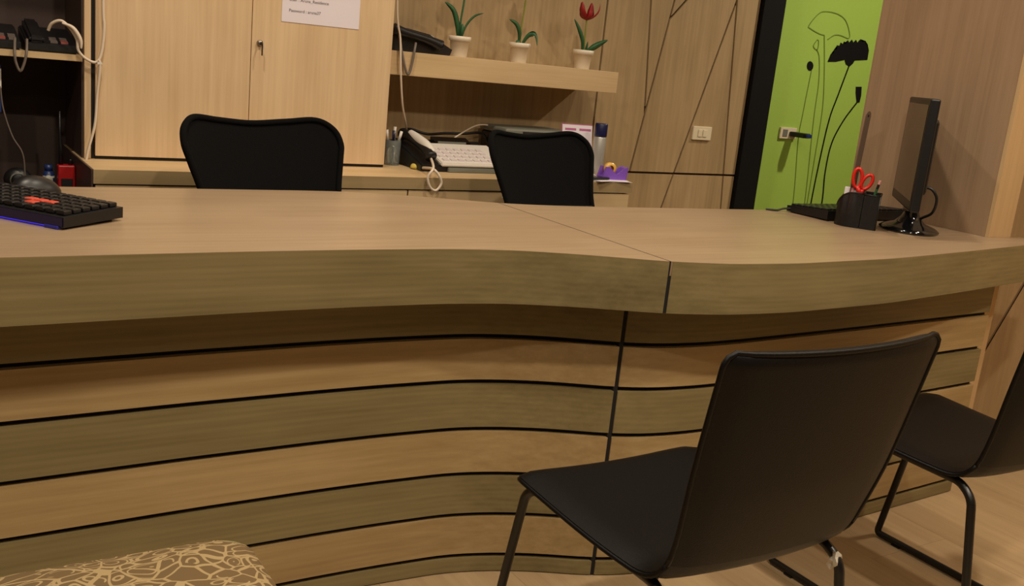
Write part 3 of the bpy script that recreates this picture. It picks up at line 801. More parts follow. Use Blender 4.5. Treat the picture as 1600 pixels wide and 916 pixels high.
t = mouse(Matrix.Translation((0.252, 2.195, TOP)) @ Matrix.Rotation(math.radians(-62), 4, 'Z'), 'plastic', 'computer_mouse', 'black computer mouse behind the left keyboard')
obj('cable', tube(catmull([(0.215, 2.22, TOP+0.008), (0.19, 2.25, TOP+0.006), (0.175, 2.29, TOP+0.004), (0.172, 2.318, TOP+0.003), (0.168, 2.322, 0.70)], 6), 0.002, 6), 'plastic', t, True)

# ================================================================== ON THE DESK, RIGHT
my = math.radians(90-46)      # direction of the screen's width in plan
MM = Matrix.Translation((2.475, 1.80, TOP)) @ Matrix.Rotation(my, 4, 'Z')     # local x: width, +y: screen side
t = thing('monitor', (2.475, 1.80, TOP), 'black flat monitor seen edge-on at the right end of the desk', 'monitor')
bb = lathe([(0.098, 0.0), (0.1, 0.006), (0.085, 0.014), (0.05, 0.024), (0.026, 0.04), (0.02, 0.055)], seg=32)
for v in bb.verts:
    k_ = 1 if v.co.z > 0.03 else 0.82
    v.co.y *= k_
obj('base', xf(bb, MM @ Matrix.Translation((-0.03, -0.02, 0))), 'gloss', t, True)
obj('neck', xf(bx(-0.056, -0.006, -0.034, -0.012, 0.03, 0.20, 0.006), MM), 'gloss', t)
sc = Matrix.Translation((0, 0, 0.0)) 
obj('casing', xf(bx(-0.205, 0.205, -0.014, 0.012, 0.070, 0.372, 0.005), MM), 'plastic', t)
obj('rear_bulge', xf(bx(-0.13, 0.13, -0.034, -0.012, 0.11, 0.32, 0.012), MM), 'plastic', t)
obj('screen', xf(bx(-0.188, 0.188, 0.0115, 0.0128, 0.098, 0.355), MM), 'screen', t)
obj('cable', tube(catmull([MM @ Vector(p) for p in ((-0.05, -0.034, 0.13), (-0.055, -0.058, 0.125), (-0.055, -0.075, 0.10), (-0.045, -0.072, 0.06), (-0.01, -0.05, 0.035), (0.05, -0.06, 0.012), (0.10, -0.06, 0.006))], 8), 0.004, 8), 'plastic', t, True)

t = thing('keyboard', (2.47, 1.98, TOP), 'flat black keyboard lying behind the mesh pen holder by the wall', 'keyboard')
b = bmesh.new(); prism([(1.905, 0.004), (1.905, 0.030), (2.06, 0.020), (2.06, 0.003)], lambda u, v, d: Vector((d, u, TOP+v)), 2.285, 2.665, bm=b)
obj('body', b, 'plastic', t)
for i in range(4):
    obj('foot', bx((2.30, 2.63)[i % 2], (2.32, 2.65)[i % 2], (1.91, 2.04)[i//2], (1.925, 2.055)[i//2], TOP, TOP+0.005), 'plastic', t)
for r in range(6):
    for c in range(15):
        x = 2.292+0.0243*c; y = 1.916+0.0232*r; z = TOP+0.030-(y-1.905)/0.155*0.010
        obj('key', bx(x, x+0.0205, y, y+0.0195, z-0.002, z+0.005, 0.0015, seg=1), 'plastic', t)
obj('cable', tube(catmull([(2.29, 2.045, TOP+0.012), (2.268, 2.055, TOP+0.010), (2.25, 2.062, TOP+0.004), (2.235, 2.072, TOP+0.003), (2.225, 2.086, TOP+0.002)], 6), 0.003, 6), 'plastic', t, True)

# mesh pen holder: a rounded cup and a square cup side by side
PM = Matrix.Translation((2.318, 1.832, TOP))
t = thing('pen_holder', (2.318, 1.832, TOP), 'black wire mesh pen holder with scissors, ruler and pencil', 'pen holder')
def wall_loop(pts, z0, ztop, th=0.0016, bm=None):
    """thin-walled cup from a plan loop; ztop(i) gives the rim"""
    b = bm or bmesh.new(); n = len(pts); cx = sum(p[0] for p in pts)/n; cy = sum(p[1] for p in pts)/n
    O = []; I = []
    for p in pts:
        d = Vector((cx-p[0], cy-p[1], 0)).normalized()*th; zt = ztop(p)
        O.append((b.verts.new((p[0], p[1], z0)), b.verts.new((p[0], p[1], zt))))
        I.append((b.verts.new((p[0]+d.x, p[1]+d.y, z0+th)), b.verts.new((p[0]+d.x, p[1]+d.y, zt))))
    for k in range(n):
        q = (k+1) % n
        b.faces.new((O[k][0], O[q][0], O[q][1], O[k][1])); b.faces.new((I[k][0], I[k][1], I[q][1], I[q][0]))
        b.faces.new((O[k][1], O[q][1], I[q][1], I[k][1]))
    b.faces.new([o[0] for o in O][::-1]); b.faces.new([i[0] for i in I]); return b
PR = Matrix.Rotation(math.radians(-54), 4, 'Z')   # local x towards the camera's right
def arcpts(cx, cy, r, a0, a1, n): return [(cx+r*math.cos(a0+(a1-a0)*k/n), cy+r*math.sin(a0+(a1-a0)*k/n)) for k in range(n+1)]
cupA = [(-0.012+p[0], p[1]) for p in arcpts(0, 0, 0.045, PI*0.5, PI*1.5, 30)]+[(0.0, -0.045), (0.012, -0.045), (0.012, 0.045), (0.0, 0.045)]
def rimA(p): return 0.098-0.048*(1-math.sqrt(max(0.0, 1-min(1.0, max(0.0, (-p[0]-0.012)/0.0452))**2)))
b = wall_loop(cupA, 0.0, rimA); xf(b, PM @ PR); shade_auto(obj('round_cup', b, 'mesh_metal', t), 40)
cupB = [(0.0135, -0.045), (0.056, -0.045), (0.056, 0.045), (0.0135, 0.045)]
b = wall_loop(cupB, 0.0, lambda p: 0.096); xf(b, PM @ PR); obj('square_cup', b, 'mesh_metal', t)
obj('rim', tube([PM @ PR @ Vector((p[0], p[1], rimA(p))) for p in cupA], 0.0022, 6, closed=True), 'blackmetal', t, True)
obj('rim', tube([PM @ PR @ Vector((p[0], p[1], 0.096)) for p in cupB], 0.0022, 6, closed=True), 'blackmetal', t, True)
obj('corner_post', tube([PM @ PR @ Vector((0.056, -0.045, z)) for z in (0.001, 0.096)], 0.002, 6), 'blackmetal', t, True)
# contents
PP = PM @ PR
t = thing('ruler', tuple((PP @ Vector((-0.02, 0.0, 0.01)))), 'steel ruler with a hole standing in the mesh pen holder', 'ruler')
rl = [(-0.013, 0.0), (0.013, 0.0)]+[(0.013*math.cos(a), 0.30+0.013*math.sin(a)) for a in np.linspace(0, PI, 9)]
RM = PP @ Matrix.Translation((-0.026, 0.010, 0.008)) @ Matrix.Rotation(math.radians(62), 4, 'Z') @ Matrix.Rotation(math.radians(2), 4, 'X')
b = prism(rl, lambda u, v, d: RM @ Vector((u, d, v)), -0.0009, 0.0009); obj('blade', b, 'ruler', t)
b = xf(lathe([(0.0035, -0.0012), (0.0035, 0.0012)], seg=14), RM @ Matrix.Translation((0, 0, 0.30)) @ Matrix.Rotation(PI/2, 4, 'X')); obj('hang_hole', b, 'groove', t)
t = thing('scissors', tuple(PP @ Vector((0.0, 0.0, 0.01))), 'scissors with red plastic handles sticking out of the pen holder', 'scissors')
SM = PP @ Matrix.Translation((-0.001, 0.0, 0.095)) @ Matrix.Rotation(math.radians(12), 4, 'Z')
def loop_handle(cx, cz, rx, rz, tilt):
    return [SM @ Vector((cx+rx*math.cos(a)*math.cos(tilt)-rz*math.sin(a)*math.sin(tilt), 0.0, cz+rx*math.cos(a)*math.sin(tilt)+rz*math.sin(a)*math.cos(tilt))) for a in np.linspace(0, 2*PI, 25)[:-1]]
obj('handle', tube(loop_handle(-0.014, 0.040, 0.012, 0.027, math.radians(4)), 0.0048, 8, closed=True), 'redplastic', t, True)
obj('handle', tube(loop_handle(0.013, 0.032, 0.012, 0.022, math.radians(-24)), 0.0048, 8, closed=True), 'redplastic', t, True)
obj('shank', tube([SM @ Vector(p) for p in ((-0.011, 0, 0.016), (-0.004, 0, 0.004), (0.0, 0, -0.015))], 0.0065, 8), 'redplastic', t, True)
obj('shank', tube([SM @ Vector(p) for p in ((0.007, 0.002, 0.014), (0.002, 0.002, 0.002), (0.0, 0.002, -0.015))], 0.0065, 8), 'redplastic', t, True)
obj('blade', xf(bx(-0.006, 0.006, -0.001, 0.001, -0.09, -0.012), SM), 'steel', t)
t = thing('pencil', tuple(PP @ Vector((0.03, 0.0, 0.01))), 'green and white striped pencil leaning in the pen holder', 'pencil')
p0, p1 = PP @ Vector((0.020, 0.01, 0.006)), PP @ Vector((0.046, -0.005, 0.136))
obj('barrel', tube([p0, p0.lerp(p1, 0.82)], 0.0036, 6), 'leaf', t); obj('ferrule', tube([p0.lerp(p1, 0.82), p0.lerp(p1, 0.92)], 0.0037, 8), 'plastic', t); obj('eraser', tube([p0.lerp(p1, 0.92), p1], 0.0036, 8), 'pink', t)
t = thing('note_block', tuple(PP @ Vector((-0.03, 0.02, 0.01))), 'pink and white block standing in the round cup of the pen holder', 'note block')
obj('block', xf(bx(-0.044, -0.008, -0.016, 0.004, 0.03, 0.106, 0.001), PP @ Matrix.Translation((0, 0.018, 0))), 'paper', t)
obj('cover', xf(bx(-0.030, -0.018, -0.0175, -0.016, 0.03, 0.107), PP @ Matrix.Translation((0, 0.018, 0))), 'pink', t)

# ================================================================== ON THE COUNTERTOP
Z = CT
# white-faced desk telephone
t = thing('desk_telephone', (1.64, 2.97, Z), 'black and white desk telephone with a wide key panel on the countertop', 'telephone')
def slope_box(x0, x1, y0, y1, z0, zf, zb, bm=None, bev=0.0):
    b = bm or bmesh.new()
    q = [(x0, y0, z0), (x1, y0, z0), (x1, y1, z0), (x0, y1, z0), (x0, y0, zf), (x1, y0, zf), (x1, y1, zb), (x0, y1, zb)]
    v = [b.verts.new(p) for p in q]
    for f in ((3, 2, 1, 0), (4, 5, 6, 7), (0, 1, 5, 4), (1, 2, 6, 5), (2, 3, 7, 6), (3, 0, 4, 7)): b.faces.new([v[i] for i in f])
    if bev: bmesh.ops.bevel(b, geom=b.edges[:], offset=bev, segments=2, affect='EDGES')
    return b
obj('body', slope_box(1.464, 1.80, 2.868, 3.10, Z, Z+0.022, Z+0.082, bev=0.004), 'plastic', t)
obj('lower_tray', slope_box(1.56, 1.79, 2.858, 2.90, Z, Z+0.014, Z+0.024, bev=0.002), 'grey', t)
pnl = obj('key_panel', slope_box(1.535, 1.803, 2.862, 3.04, Z+0.019, Z+0.030, Z+0.076, bev=0.003), 'white', t)
sl = (0.076-0.030)/(3.04-2.862)
for r in range(4):
    for c in range(7):
        x = 1.552+0.029*c; y = 2.882+0.030*r; zz = Z+0.030+(y-2.862)*sl
        kk = obj('key', slope_box(x, x+0.020, y, y+0.016, zz, zz+0.0035, zz+0.0035+0.016*sl), 'keygrey', None); kk.parent = pnl
ring_ = obj('dial_ring', xf(lathe([(0.010, 0), (0.011, 0.003), (0.008, 0.0045)], seg=20), Matrix.Translation((1.775, 2.90, Z+0.0395)) @ Matrix.Rotation(math.atan(sl), 4, 'X')), 'keygrey', None, True); ring_.parent = pnl
obj('display', slope_box(1.60, 1.74, 3.046, 3.085, Z+0.06, Z+0.080, Z+0.094), 'screen', t)
obj('display_rim', slope_box(1.61, 1.72, 3.042, 3.046, Z+0.062, Z+0.081, Z+0.082), 'grey', t)
hs = obj('handset', tube(catmull([(1.497, 2.868, Z+0.048), (1.495, 2.90, Z+0.066), (1.494, 2.97, Z+0.083), (1.492, 3.04, Z+0.098), (1.49, 3.075, Z+0.098)], 6), 0.020, 10, taper=lambda q: 1.05-0.35*math.sin(PI*q)), 'plastic', t, True)
top_ = obj('handset_cover', tube(catmull([(1.503, 2.872, Z+0.058), (1.500, 2.91, Z+0.078), (1.498, 2.97, Z+0.093), (1.497, 3.03, Z+0.106)], 6), 0.0165, 10, taper=lambda q: 0.75+0.25*math.sin(PI*q)), 'white', None, True); top_.parent = hs
obj('cord', tube(catmull([(1.497, 2.868, Z+0.042), (1.455, 2.77, Z+0.034), (1.430, 2.724, Z+0.026), (1.414, 2.721, Z+0.002), (1.424, 2.720, Z-0.028), (1.445, 2.720, Z-0.038), (1.462, 2.720, Z-0.016), (1.452, 2.722, Z+0.010), (1.440, 2.742, Z+0.026), (1.462, 2.84, Z+0.016), (1.470, 2.868, Z+0.012)], 7), 0.0042, 8), 'cable_white', t, True)
tag(obj('black_cable', tube(catmull([(1.50, 3.10, Z+0.06), (1.515, 3.14, Z+0.10), (1.56, 3.16, Z+0.108), (1.62, 3.15, Z+0.095), (1.70, 3.16, Z+0.10), (1.77, 3.15, Z+0.103), (1.85, 3.16, Z+0.106), (1.88, 3.16, Z+0.06)], 8), 0.005, 8), 'plastic', None, True), 'black cable bundle lying behind the white desk telephone', 'cable')
tag(obj('grey_cable', tube(catmull([(1.72, 3.13, Z+0.088), (1.77, 3.14, Z+0.115), (1.82, 3.15, Z+0.135), (1.87, 3.16, Z+0.137), (1.90, 3.16, Z+0.12)], 6), 0.003, 6), 'cable_white', None, True), 'pale cable arching between telephone and grey machine', 'cable')
# glass of pens
t = thing('pen_glass', (1.425, 3.02, Z), 'clear plastic pen cup beside the cabinet on the countertop', 'pen cup')
obj('cup', lathe([(0.026, 0), (0.028, 0.082), (0.0255, 0.082), (0.0235, 0.004)], (1.428, 3.02, Z), 24, close=False), 'clear', t, True)
obj('cup_base', lathe([(0.026, 0.0), (0.026, 0.003), (0.024, 0.004)], (1.428, 3.02, Z), 24), 'clear', t, True)
for (dx, dy, tx, ty, mt, ll, nm) in ((-0.010, 0, -0.026, -0.005, 'white', 0.115, 'white pen leaning left in the clear pen cup'), (0.006, 0.004, 0.030, 0.0, 'white', 0.112, 'white pen leaning right in the clear pen cup'), (0, -0.008, -0.004, -0.012, 'navy', 0.114, 'navy marker in the clear pen cup'), (0.004, 0.008, 0.010, 0.010, 'white', 0.125, 'upright white pen in the clear pen cup'), (-0.004, 0.008, -0.012, 0.012, 'leaf', 0.075, 'short green pen inside the clear pen cup')):
    p0 = Vector((1.428+dx, 3.02+dy, Z+0.006)); p1 = Vector((1.428+tx, 3.02+ty, Z+ll))
    t = thing('pen', tuple(p0), nm, 'pen', group='pens in the clear cup')
    obj('barrel', tube([p0, p0.lerp(p1, 0.7)], 0.0042, 8), mt, t, True); obj('cap', tube([p0.lerp(p1, 0.7), p1], 0.005, 8), mt, t, True)
yb = bmesh.new(); bmesh.ops.create_icosphere(yb, subdivisions=3, radius=1)
for v in yb.verts: v.co = Vector((v.co.x*0.026, v.co.y*0.022, max(v.co.z, -0.6)*0.012+0.0075+0.002*math.sin(v.co.x*7)))
xf(yb, Matrix.Translation((1.478, 2.92, Z)))
tag(obj('yellow_sponge', yb, 'yellow', None, True), 'small yellow lump lying left of the white telephone', 'sponge')
# grey machine behind chair
t = thing('fax_machine', (2.02, 3.13, Z), 'low grey office machine behind the right mesh chair', 'fax machine')
obj('body', bx(1.872, 2.165, 3.03, 3.21, Z, Z+0.118, 0.008), 'plastic', t)
obj('lid', bx(1.868, 2.17, 3.025, 3.215, Z+0.119, Z+0.140, 0.006), 'grey', t)
obj('control_panel', bx(1.96, 2.14, 3.0215, 3.0305, Z+0.08, Z+0.112, 0.003), 'screen', t)
obj('paper_slot', bx(1.94, 2.15, 3.0225, 3.0255, Z+0.126, Z+0.132), 'groove', t)
# desk calendar
t = thing('desk_calendar', (2.13, 2.97, Z), 'white desk calendar with pink heading leaning behind the right mesh chair', 'calendar')
CM = Matrix.Translation((2.152, 2.965, Z)) @ Matrix.Rotation(math.radians(-4), 4, 'Z') @ Matrix.Rotation(math.radians(-9), 4, 'X')
obj('page', xf(bx(-0.066, 0.062, -0.001, 0.001, 0.001, 0.172), CM), 'paper', t)
obj('cover', xf(bx(-0.068, 0.064, 0.0015, 0.004, 0.0, 0.175), CM), 'pinkink', t)
obj('back_leg', xf(bx(-0.06, 0.06, 0.0, 0.002, 0.0, 0.168), CM @ Matrix.Translation((0, 0.044, 0.006)) @ Matrix.Rotation(math.radians(11), 4, 'X')), 'paper', t)
for u0, u1 in ((-0.055, -0.008), (0.006, 0.056)): obj('heading', xf(bx(u0, u1, -0.0016, -0.0009, 0.152, 0.160), CM), 'pinkink', t)
for i in range(5): obj('print_line', xf(bx(-0.05, 0.05, -0.0015, -0.0009, 0.030+0.022*i, 0.032+0.022*i), CM), 'keygrey', t)
t = thing('paper_sheet', (2.205, 2.93, Z), 'curled white sheet standing right of the desk calendar', 'paper')
b = bmesh.new(); prev = None
pr_ = [(2.942, 0.113), (2.938, 0.085), (2.93, 0.055), (2.915, 0.030), (2.895, 0.016), (2.87, 0.012)]
for i, (yy, zz) in enumerate(pr_):
    q = [b.verts.new((x, yy+dy, Z+zz+dz)) for x, dy, dz in ((2.10, 0, 0), (2.155+0.004*i, 0.004*math.sin(i), -0.002*i), (2.155+0.004*i, 0.0015, -0.002*i-0.0012), (2.10, 0.0015, -0.0012))]
    if prev:
        for k_ in range(4): b.faces.new((prev[k_], prev[(k_+1) % 4], q[(k_+1) % 4], q[k_]))
    else: b.faces.new(q)
    prev = q
b.faces.new(prev[::-1]); obj('sheet', b, 'paper', t, True)
obj('print_line', bx(2.112, 2.136, 2.9335, 2.9375, Z+0.082, Z+0.086), 'ink', t)
# spray can
t = thing('spray_can', (2.335, 3.16, Z), 'pale spray can with a navy cap standing against the back wall', 'spray can')
SC = (2.204, 2.915, Z)
t.location = SC; t['base'] = SC
obj('can', lathe([(0.021, 0), (0.0225, 0.003), (0.0225, 0.135), (0.019, 0.142)], SC, 28), 'aluminium', t, True)
obj('cap', lathe([(0.0225, 0.1405), (0.023, 0.143), (0.023, 0.183), (0.021, 0.187)], SC, 28), 'navy', t, True)
# papers, tape dispenser, black phone
t = thing('paper_stack', (2.14, 2.80, Z), 'loose white papers under the purple tape dispenser', 'paper')
for i, (rz, dx) in enumerate(((4, 0.0), (-7, 0.006), (12, -0.004))):
    obj('sheet', rotbox((2.145+dx, 2.79, Z+0.0006+0.0011*i), (0.15, 0.115, 0.0008), math.radians(rz)), 'paper', t)
PZ = Z+0.0034
t = thing('tape_dispenser', (2.176, 2.79, PZ), 'purple tape dispenser with a yellow roll at the countertop end', 'tape dispenser')
TMt = Matrix.Translation((2.176, 2.79, PZ)) @ Matrix.Rotation(math.radians(-6), 4, 'Z')
prof = [(-0.048, 0.0), (0.052, 0.0), (0.056, 0.046), (0.040, 0.040), (0.014, 0.018), (0.0, 0.026), (-0.020, 0.044), (-0.034, 0.044)]
for y0, y1 in ((-0.022, -0.014), (0.014, 0.022)):
    b = prism(prof, lambda u, v, d: TMt @ Vector((u, d, v)), y0, y1); obj('side_wall', b, 'purple', t)
b = prism([(-0.048, 0), (0.052, 0), (0.05, 0.012), (-0.046, 0.012)], lambda u, v, d: TMt @ Vector((u, d, v)), -0.014, 0.014); obj('base', b, 'purple', t)
b = prism([(0.036, 0.012), (0.05, 0.012), (0.055, 0.044), (0.046, 0.042)], lambda u, v, d: TMt @ Vector((u, d, v)), -0.014, 0.014); obj('cutter_block', b, 'purple', t)
b = xf(lathe([(0.012, -0.009), (0.022, -0.009), (0.022, 0.009), (0.012, 0.009)], seg=24, close=False), TMt @ Matrix.Translation((-0.008, 0, 0.036)) @ Matrix.Rotation(PI/2, 4, 'X')); obj('tape_roll', b, 'tape', t, True)
t = thing('mobile_phone', (2.10, 2.80, PZ), 'small black phone lying on the papers beside the tape dispenser', 'phone')
obj('body', rotbox((2.100, 2.772, PZ+0.0045), (0.095, 0.042, 0.008), math.radians(10), bev=0.003), 'plastic', t)
obj('screen', rotbox((2.102, 2.772, PZ+0.0088), (0.07, 0.034, 0.0006), math.radians(10)), 'screen', t)

# ================================================================== ON THE FLOATING SHELF
SZ = 1.121
def flower_pot(x, y, label):
    t = thing('potted_tulip', (x, y, SZ), label, 'potted plant', group='potted tulips on the floating shelf')
    p = obj('pot', lathe([(0.0275, 0), (0.0285, 0.002), (0.0335, 0.052), (0.0385, 0.053), (0.0395, 0.068), (0.0365, 0.069), (0.0345, 0.058), (0.0300, 0.056)], (x, y, SZ), 28, close=False), 'pot', t, True)
    s = obj('pot_floor', lathe([(0.0275, 0.0), (0.0275, 0.003)], (x, y, SZ), 20), 'pot', None); s.parent = p
    obj('soil', lathe([(0.031, 0.050), (0.032, 0.056), (0.02, 0.059)], (x, y, SZ), 20), 'soil', t, True)
    return t
def leaf(pts, wmax, mat, parent, name='leaf', side=Vector((0.3, -1, 0))):
    P = catmull(pts, 6); b = bmesh.new(); n = len(P); prev = None
    for i, p in enumerate(P):
        t_ = (P[min(i+1, n-1)]-P[max(i-1, 0)]).normalized()
        s_ = t_.cross(side); s_ = s_.normalized() if s_.length > 1e-4 else Vector((1, 0, 0))
        q = i/(n-1); wd = wmax*max(0.04, math.sin(PI*min(1, 0.12+0.88*q))**0.8)*(1 if q < .97 else .3)
        nn = s_.cross(t_).normalized()
        r = [b.verts.new(p+s_*wd), b.verts.new(p+nn*wd*0.35+nn*0.0006), b.verts.new(p-s_*wd), b.verts.new(p+nn*wd*0.35-nn*0.0006)]
        if prev:
            for k_ in range(4): b.faces.new((prev[k_], prev[(k_+1) % 4], r[(k_+1) % 4], r[k_]))
        else: b.faces.new(r[::-1])
        prev = r
    b.faces.new(prev); return obj(name, b, mat, parent, True)
def tulip_head(c, mat, parent, s=1.0, n=6):
    for k_ in range(n):
        a = 2*PI*k_/n+0.4; d = Vector((math.cos(a), math.sin(a), 0)); o_ = 1.35 if k_ % 2 else 0.85
        pts = [c, c+d*0.020*s+Vector((0, 0, 0.012*s)), c+d*0.027*s*o_+Vector((0, 0, 0.032*s)), c+d*0.030*s*o_+Vector((0, 0, 0.058*s))]
        leaf(pts, 0.014*s, mat, parent, 'petal', side=d)
PY = 3.10
x = 1.692; t = flower_pot(x, PY, 'white pot with long curved green leaves, nearest the black shelf telephone')
zt = SZ+0.056
leaf([(x-0.006, PY, zt), (x-0.02, PY-0.01, zt+0.05), (x-0.045, PY-0.02, zt+0.095), (x-0.085, PY-0.03, zt+0.118)], 0.012, 'leaf', t)
leaf([(x+0.004, PY, zt), (x+0.02, PY, zt+0.05), (x+0.045, PY-0.01, zt+0.085), (x+0.075, PY-0.02, zt+0.098)], 0.005, 'leaf', t)
leaf([(x, PY-0.004, zt), (x-0.004, PY-0.02, zt+0.03), (x-0.006, PY-0.02, zt+0.055)], 0.011, 'leaf', t)
obj('stem', tube(catmull([(x, PY, zt-0.002), (x-0.004, PY-0.003, zt+0.06), (x+0.002, PY-0.005, zt+0.14), (x-0.004, PY-0.006, zt+0.21)], 6), 0.0035, 7), 'leaf', t, True)
tulip_head(Vector((x-0.004, PY-0.006, zt+0.208)), 'red', t)
x = 1.937; t = flower_pot(x, PY, 'white pot with a yellow-green stem, middle of the three shelf pots')
leaf([(x-0.005, PY, zt), (x-0.012, PY-0.01, zt+0.045), (x-0.035, PY-0.02, zt+0.075), (x-0.072, PY-0.03, zt+0.088)], 0.010, 'leaf', t)
leaf([(x+0.004, PY, zt), (x+0.022, PY-0.015, zt+0.040), (x+0.042, PY-0.03, zt+0.046), (x+0.045, PY-0.045, zt+0.008)], 0.010, 'leaf', t)
leaf([(x-0.004, PY-0.01, zt), (x-0.018, PY-0.02, zt+0.012), (x-0.034, PY-0.024, zt+0.016)], 0.010, 'leaf', t)
obj('stem', tube(catmull([(x, PY, zt-0.002), (x-0.002, PY-0.003, zt+0.06), (x+0.002, PY-0.004, zt+0.12), (x+0.006, PY-0.006, zt+0.21)], 6), 0.0032, 7), 'leaf2', t, True)
tulip_head(Vector((x+0.006, PY-0.006, zt+0.208)), 'red', t)
x = 2.218; t = flower_pot(x, PY, 'white pot with a red tulip at the right end of the shelf')
leaf([(x-0.005, PY, zt), (x-0.016, PY-0.01, zt+0.045), (x-0.045, PY-0.02, zt+0.085), (x-0.078, PY-0.03, zt+0.118)], 0.011, 'leaf', t)
leaf([(x+0.006, PY-0.004, zt), (x+0.02, PY-0.02, zt+0.020), (x+0.048, PY-0.03, zt+0.040), (x+0.078, PY-0.04, zt+0.058)], 0.013, 'leaf', t)
leaf([(x, PY-0.006, zt), (x+0.001, PY-0.015, zt+0.02), (x+0.001, PY-0.02, zt+0.045)], 0.008, 'leaf', t)
obj('stem', tube(catmull([(x, PY, zt-0.002), (x-0.002, PY-0.003, zt+0.05), (x-0.004, PY-0.004, zt+0.125)], 6), 0.0032, 7), 'leaf2', t, True)
tulip_head(Vector((x-0.004, PY-0.004, zt+0.122)), 'red', t, s=1.05)

# black telephone on the shelf beside the cabinet
t = thing('shelf_telephone', (1.46, 3.10, SZ), 'black telephone at the cabinet end of the floating shelf', 'telephone')
b = bmesh.new()
q = [(1.385, 0.0), (1.62, 0.0), (1.628, 0.020), (1.54, 0.062), (1.46, 0.074), (1.385, 0.078)]
prism(q, lambda u, v, d: Vector((u, d, SZ+v)), 3.03, 3.20, bm=b); obj('body', b, 'plastic', t)
pn2 = Matrix.Translation((1.583, 3.02, SZ+0.045)) @ Matrix.Rotation(math.radians(25), 4, 'Y')
for r in range(3):
    for c in range(4):
        obj('key', xf(bx(-0.030+0.020*r, -0.016+0.020*r, 0.035+0.03*c, 0.055+0.03*c, 0.0, 0.004), pn2), 'keygrey', t)
hs = obj('handset', tube(catmull([(1.40, 3.012, SZ+0.068), (1.45, 3.010, SZ+0.058), (1.52, 3.010, SZ+0.046), (1.575, 3.012, SZ+0.030)], 6), 0.018, 10, taper=lambda q: 1.05-0.35*math.sin(PI*q)), 'plastic', t, True)
obj('cord', tube(catmull([(1.415, 3.0, SZ+0.05), (1.420, 2.992, SZ+0.015), (1.432, 2.990, SZ-0.03), (1.446, 2.990, SZ-0.066), (1.456, 2.990, SZ-0.066), (1.464, 2.990, SZ-0.03), (1.470, 2.992, SZ+0.01), (1.478, 3.004, SZ+0.03)], 6), 0.0042, 8), 'cable_grey', t, True)
tag(obj('hanging_cable', tube(catmull([(1.380, 2.984, 2.615), (1.384, 2.984, 1.7), (1.392, 2.984, 1.28), (1.412, 2.984, 1.16), (1.418, 2.984, 1.10), (1.428, 2.990, 1.03), (1.455, 3.02, 0.945), (1.50, 3.08, 0.885), (1.53, 3.13, 0.85), (1.54, 3.15, 0.80), (1.54, 3.16, Z+0.004)], 8), 0.0034, 8), 'cable_white', None, True), 'thin white cable hanging down past the floating shelf beside the cabinet', 'cable')

# ================================================================== IN THE DARK OPEN SHELVES
LZ = 1.0275
def dark_phone(x0, x1, label):
    t = thing('black_telephone', ((x0+x1)/2, 3.05, LZ), label, 'telephone', group='black telephones on the dark shelf')
    obj('body', slope_box(x0, x1, 2.965, 3.14, LZ, LZ+0.022, LZ+0.062, bev=0.004), 'plastic', t)
    sl_ = 0.04/0.175
    hx = x0+0.028
    obj('handset', slope_box(hx-0.019, hx+0.019, 2.962, 3.135, LZ+0.024, LZ+0.040, LZ+0.082, bev=0.006), 'plastic', t)
    for r in range(2):
        for c in range(3):
            x = x0+0.062+0.026*c; y = 2.978+0.028*r; zz = LZ+0.022+(y-2.965)*sl_
            if x+0.02 > x1: continue
            obj('key', slope_box(x, x+0.018, y, y+0.017, zz, zz+0.004, zz+0.008), 'pinkkey' if (c == 1 and r == 0) else 'dimkey', t)
    return t
dark_phone(0.170, 0.312, 'black telephone at the left edge of the photo on the dark shelf')
t = dark_phone(0.322, 0.45, 'black telephone next to the white cable on the dark shelf')
obj('cord', tube(catmull([(0.296, 2.955, LZ+0.03), (0.292, 2.925, LZ-0.005), (0.294, 2.922, LZ-0.03), (0.304, 2.922, LZ-0.052), (0.314, 2.922, LZ-0.03), (0.320, 2.925, LZ), (0.324, 2.95, LZ+0.03)], 6), 0.0035, 8), 'cable_grey', t, True)
tag(obj('white_cable', tube(catmull([(0.375, 2.95, 1.085), (0.383, 2.94, 1.104), (0.404, 2.93, 1.113), (0.425, 2.925, 1.096), (0.441, 2.922, 1.068), (0.445, 2.92, 1.040), (0.464, 2.92, 1.020), (0.490, 2.920, 1.014), (0.503, 2.921, 1.044), (0.509, 2.921, 1.11), (0.506, 2.921, 1.18), (0.505, 2.921, 1.6), (0.505, 2.921, 2.615)], 8), 0.0040, 8), 'cable_white', None, True), 'white cable curving from the dark shelf up along the cabinet edge', 'cable')
tag(obj('cable_loop', tube(catmull([(0.404, 2.918, 1.108), (0.430, 2.914, 1.098), (0.448, 2.912, 1.070), (0.450, 2.912, 1.046)], 8), 0.0055, 8, taper=lambda q: 0.4+0.6*math.sin(PI*q)), 'cable_white', None, True), 'pale flattened cable strand bowed beside the black telephone', 'cable')
tag(obj('white_cable', tube(catmull([(0.495, 2.912, 1.02), (0.497, 2.912, 1.0), (0.491, 2.918, 0.924), (0.485, 2.916, 0.846), (0.466, 2.916, 0.766), (0.457, 2.916, 0.69), (0.455, 2.92, 0.625)], 8), 0.0036, 8), 'cable_white', None, True), 'white cable dropping from the tie along the dark shelf edge to the counter', 'cable')
tag(obj('cable_tie', rotbox((0.496, 2.9165, 1.012), (0.012, 0.017, 0.006)), 'white'), 'small white tie holding the cables at the cabinet edge', 'cable tie')
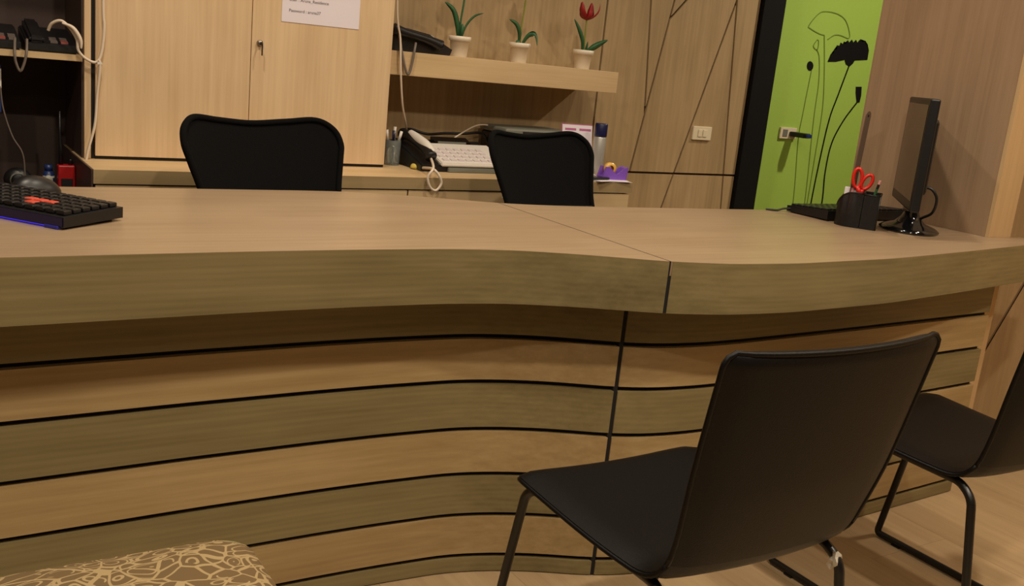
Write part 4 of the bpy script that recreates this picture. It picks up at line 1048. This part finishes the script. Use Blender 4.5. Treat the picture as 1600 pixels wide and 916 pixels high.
# red handheld radio
NZ = 0.62
t = thing('handheld_radio', (0.423, 3.0, NZ), 'red handheld radio with a black antenna standing in the dark shelf', 'radio')
obj('body', bx(0.402, 0.446, 2.985, 3.02, NZ, NZ+0.103, 0.004), 'radio', t)
obj('antenna', tube([(0.411, 3.003, NZ+0.10), (0.411, 3.003, NZ+0.15), (0.409, 3.003, NZ+0.19), (0.409, 3.003, NZ+0.25)], 0.0062, 8, taper=lambda q: 1-0.55*q), 'plastic', t, True)
obj('knob', lathe([(0.006, 0.1025), (0.006, 0.117), (0.005, 0.119)], (0.436, 3.003, NZ), 14), 'plastic', t, True)
obj('speaker_grille', bx(0.409, 0.439, 2.983, 2.9855, NZ+0.045, NZ+0.066), 'groove', t)
t = thing('blue_bottle', (0.383, 3.03, NZ), 'small dark blue bottle left of the red radio', 'bottle')
obj('bottle_body', lathe([(0.014, 0), (0.0155, 0.004), (0.0155, 0.07), (0.010, 0.082)], (0.383, 3.03, NZ), 20), 'blue', t, True)
obj('bottle_cap', lathe([(0.0105, 0.081), (0.0105, 0.098)], (0.383, 3.03, NZ), 20), 'blue', t, True)
obj('bottle_band', lathe([(0.0158, 0.062), (0.0158, 0.068)], (0.383, 3.03, NZ), 20, close=False), 'white', t, True)
t = thing('round_gadget', (0.305, 3.03, NZ), 'round black object standing behind the mouse in the dark shelf', 'gadget')
b = bmesh.new(); bmesh.ops.create_uvsphere(b, u_segments=20, v_segments=12, radius=0.036); xf(b, Matrix.Translation((0.305, 3.03, NZ+0.056)) @ Matrix.Diagonal((1, 0.7, 0.9, 1)))
obj('shell', b, 'plastic', t, True); obj('stand', lathe([(0.026, 0), (0.024, 0.006), (0.010, 0.012), (0.010, 0.030)], (0.305, 3.03, NZ), 20), 'plastic', t, True)
obj('front_ring', xf(lathe([(0.020, 0), (0.023, 0.002), (0.020, 0.004)], seg=20, close=False), Matrix.Translation((0.305, 3.004, NZ+0.056)) @ Matrix.Rotation(PI/2, 4, 'X')), 'grey', t, True)
tag(obj('black_wire', tube(catmull([(0.262, 2.98, 0.93), (0.268, 2.98, 0.87), (0.288, 2.98, 0.80), (0.312, 2.98, 0.755), (0.318, 2.985, 0.70), (0.316, 2.99, 0.624)], 8), 0.0022, 6), 'cable_grey', None, True), 'thin dark wire hanging in the dark shelf above the round object', 'wire')
t = thing('blue_box', (0.25, 3.02, NZ), 'blue and white box edge at the left border under the dark shelf', 'box')
obj('carton', bx(0.16, 0.264, 2.98, 3.08, 0.86, 0.985, 0.002), 'blue', t)
obj('carton_label', bx(0.255, 0.2645, 2.9785, 2.9805, 0.925, 0.975), 'white', t)
obj('hanger', bx(0.20, 0.23, 3.02, 3.05, 0.984, 1.0112), 'plastic', t)

cleanup_props()
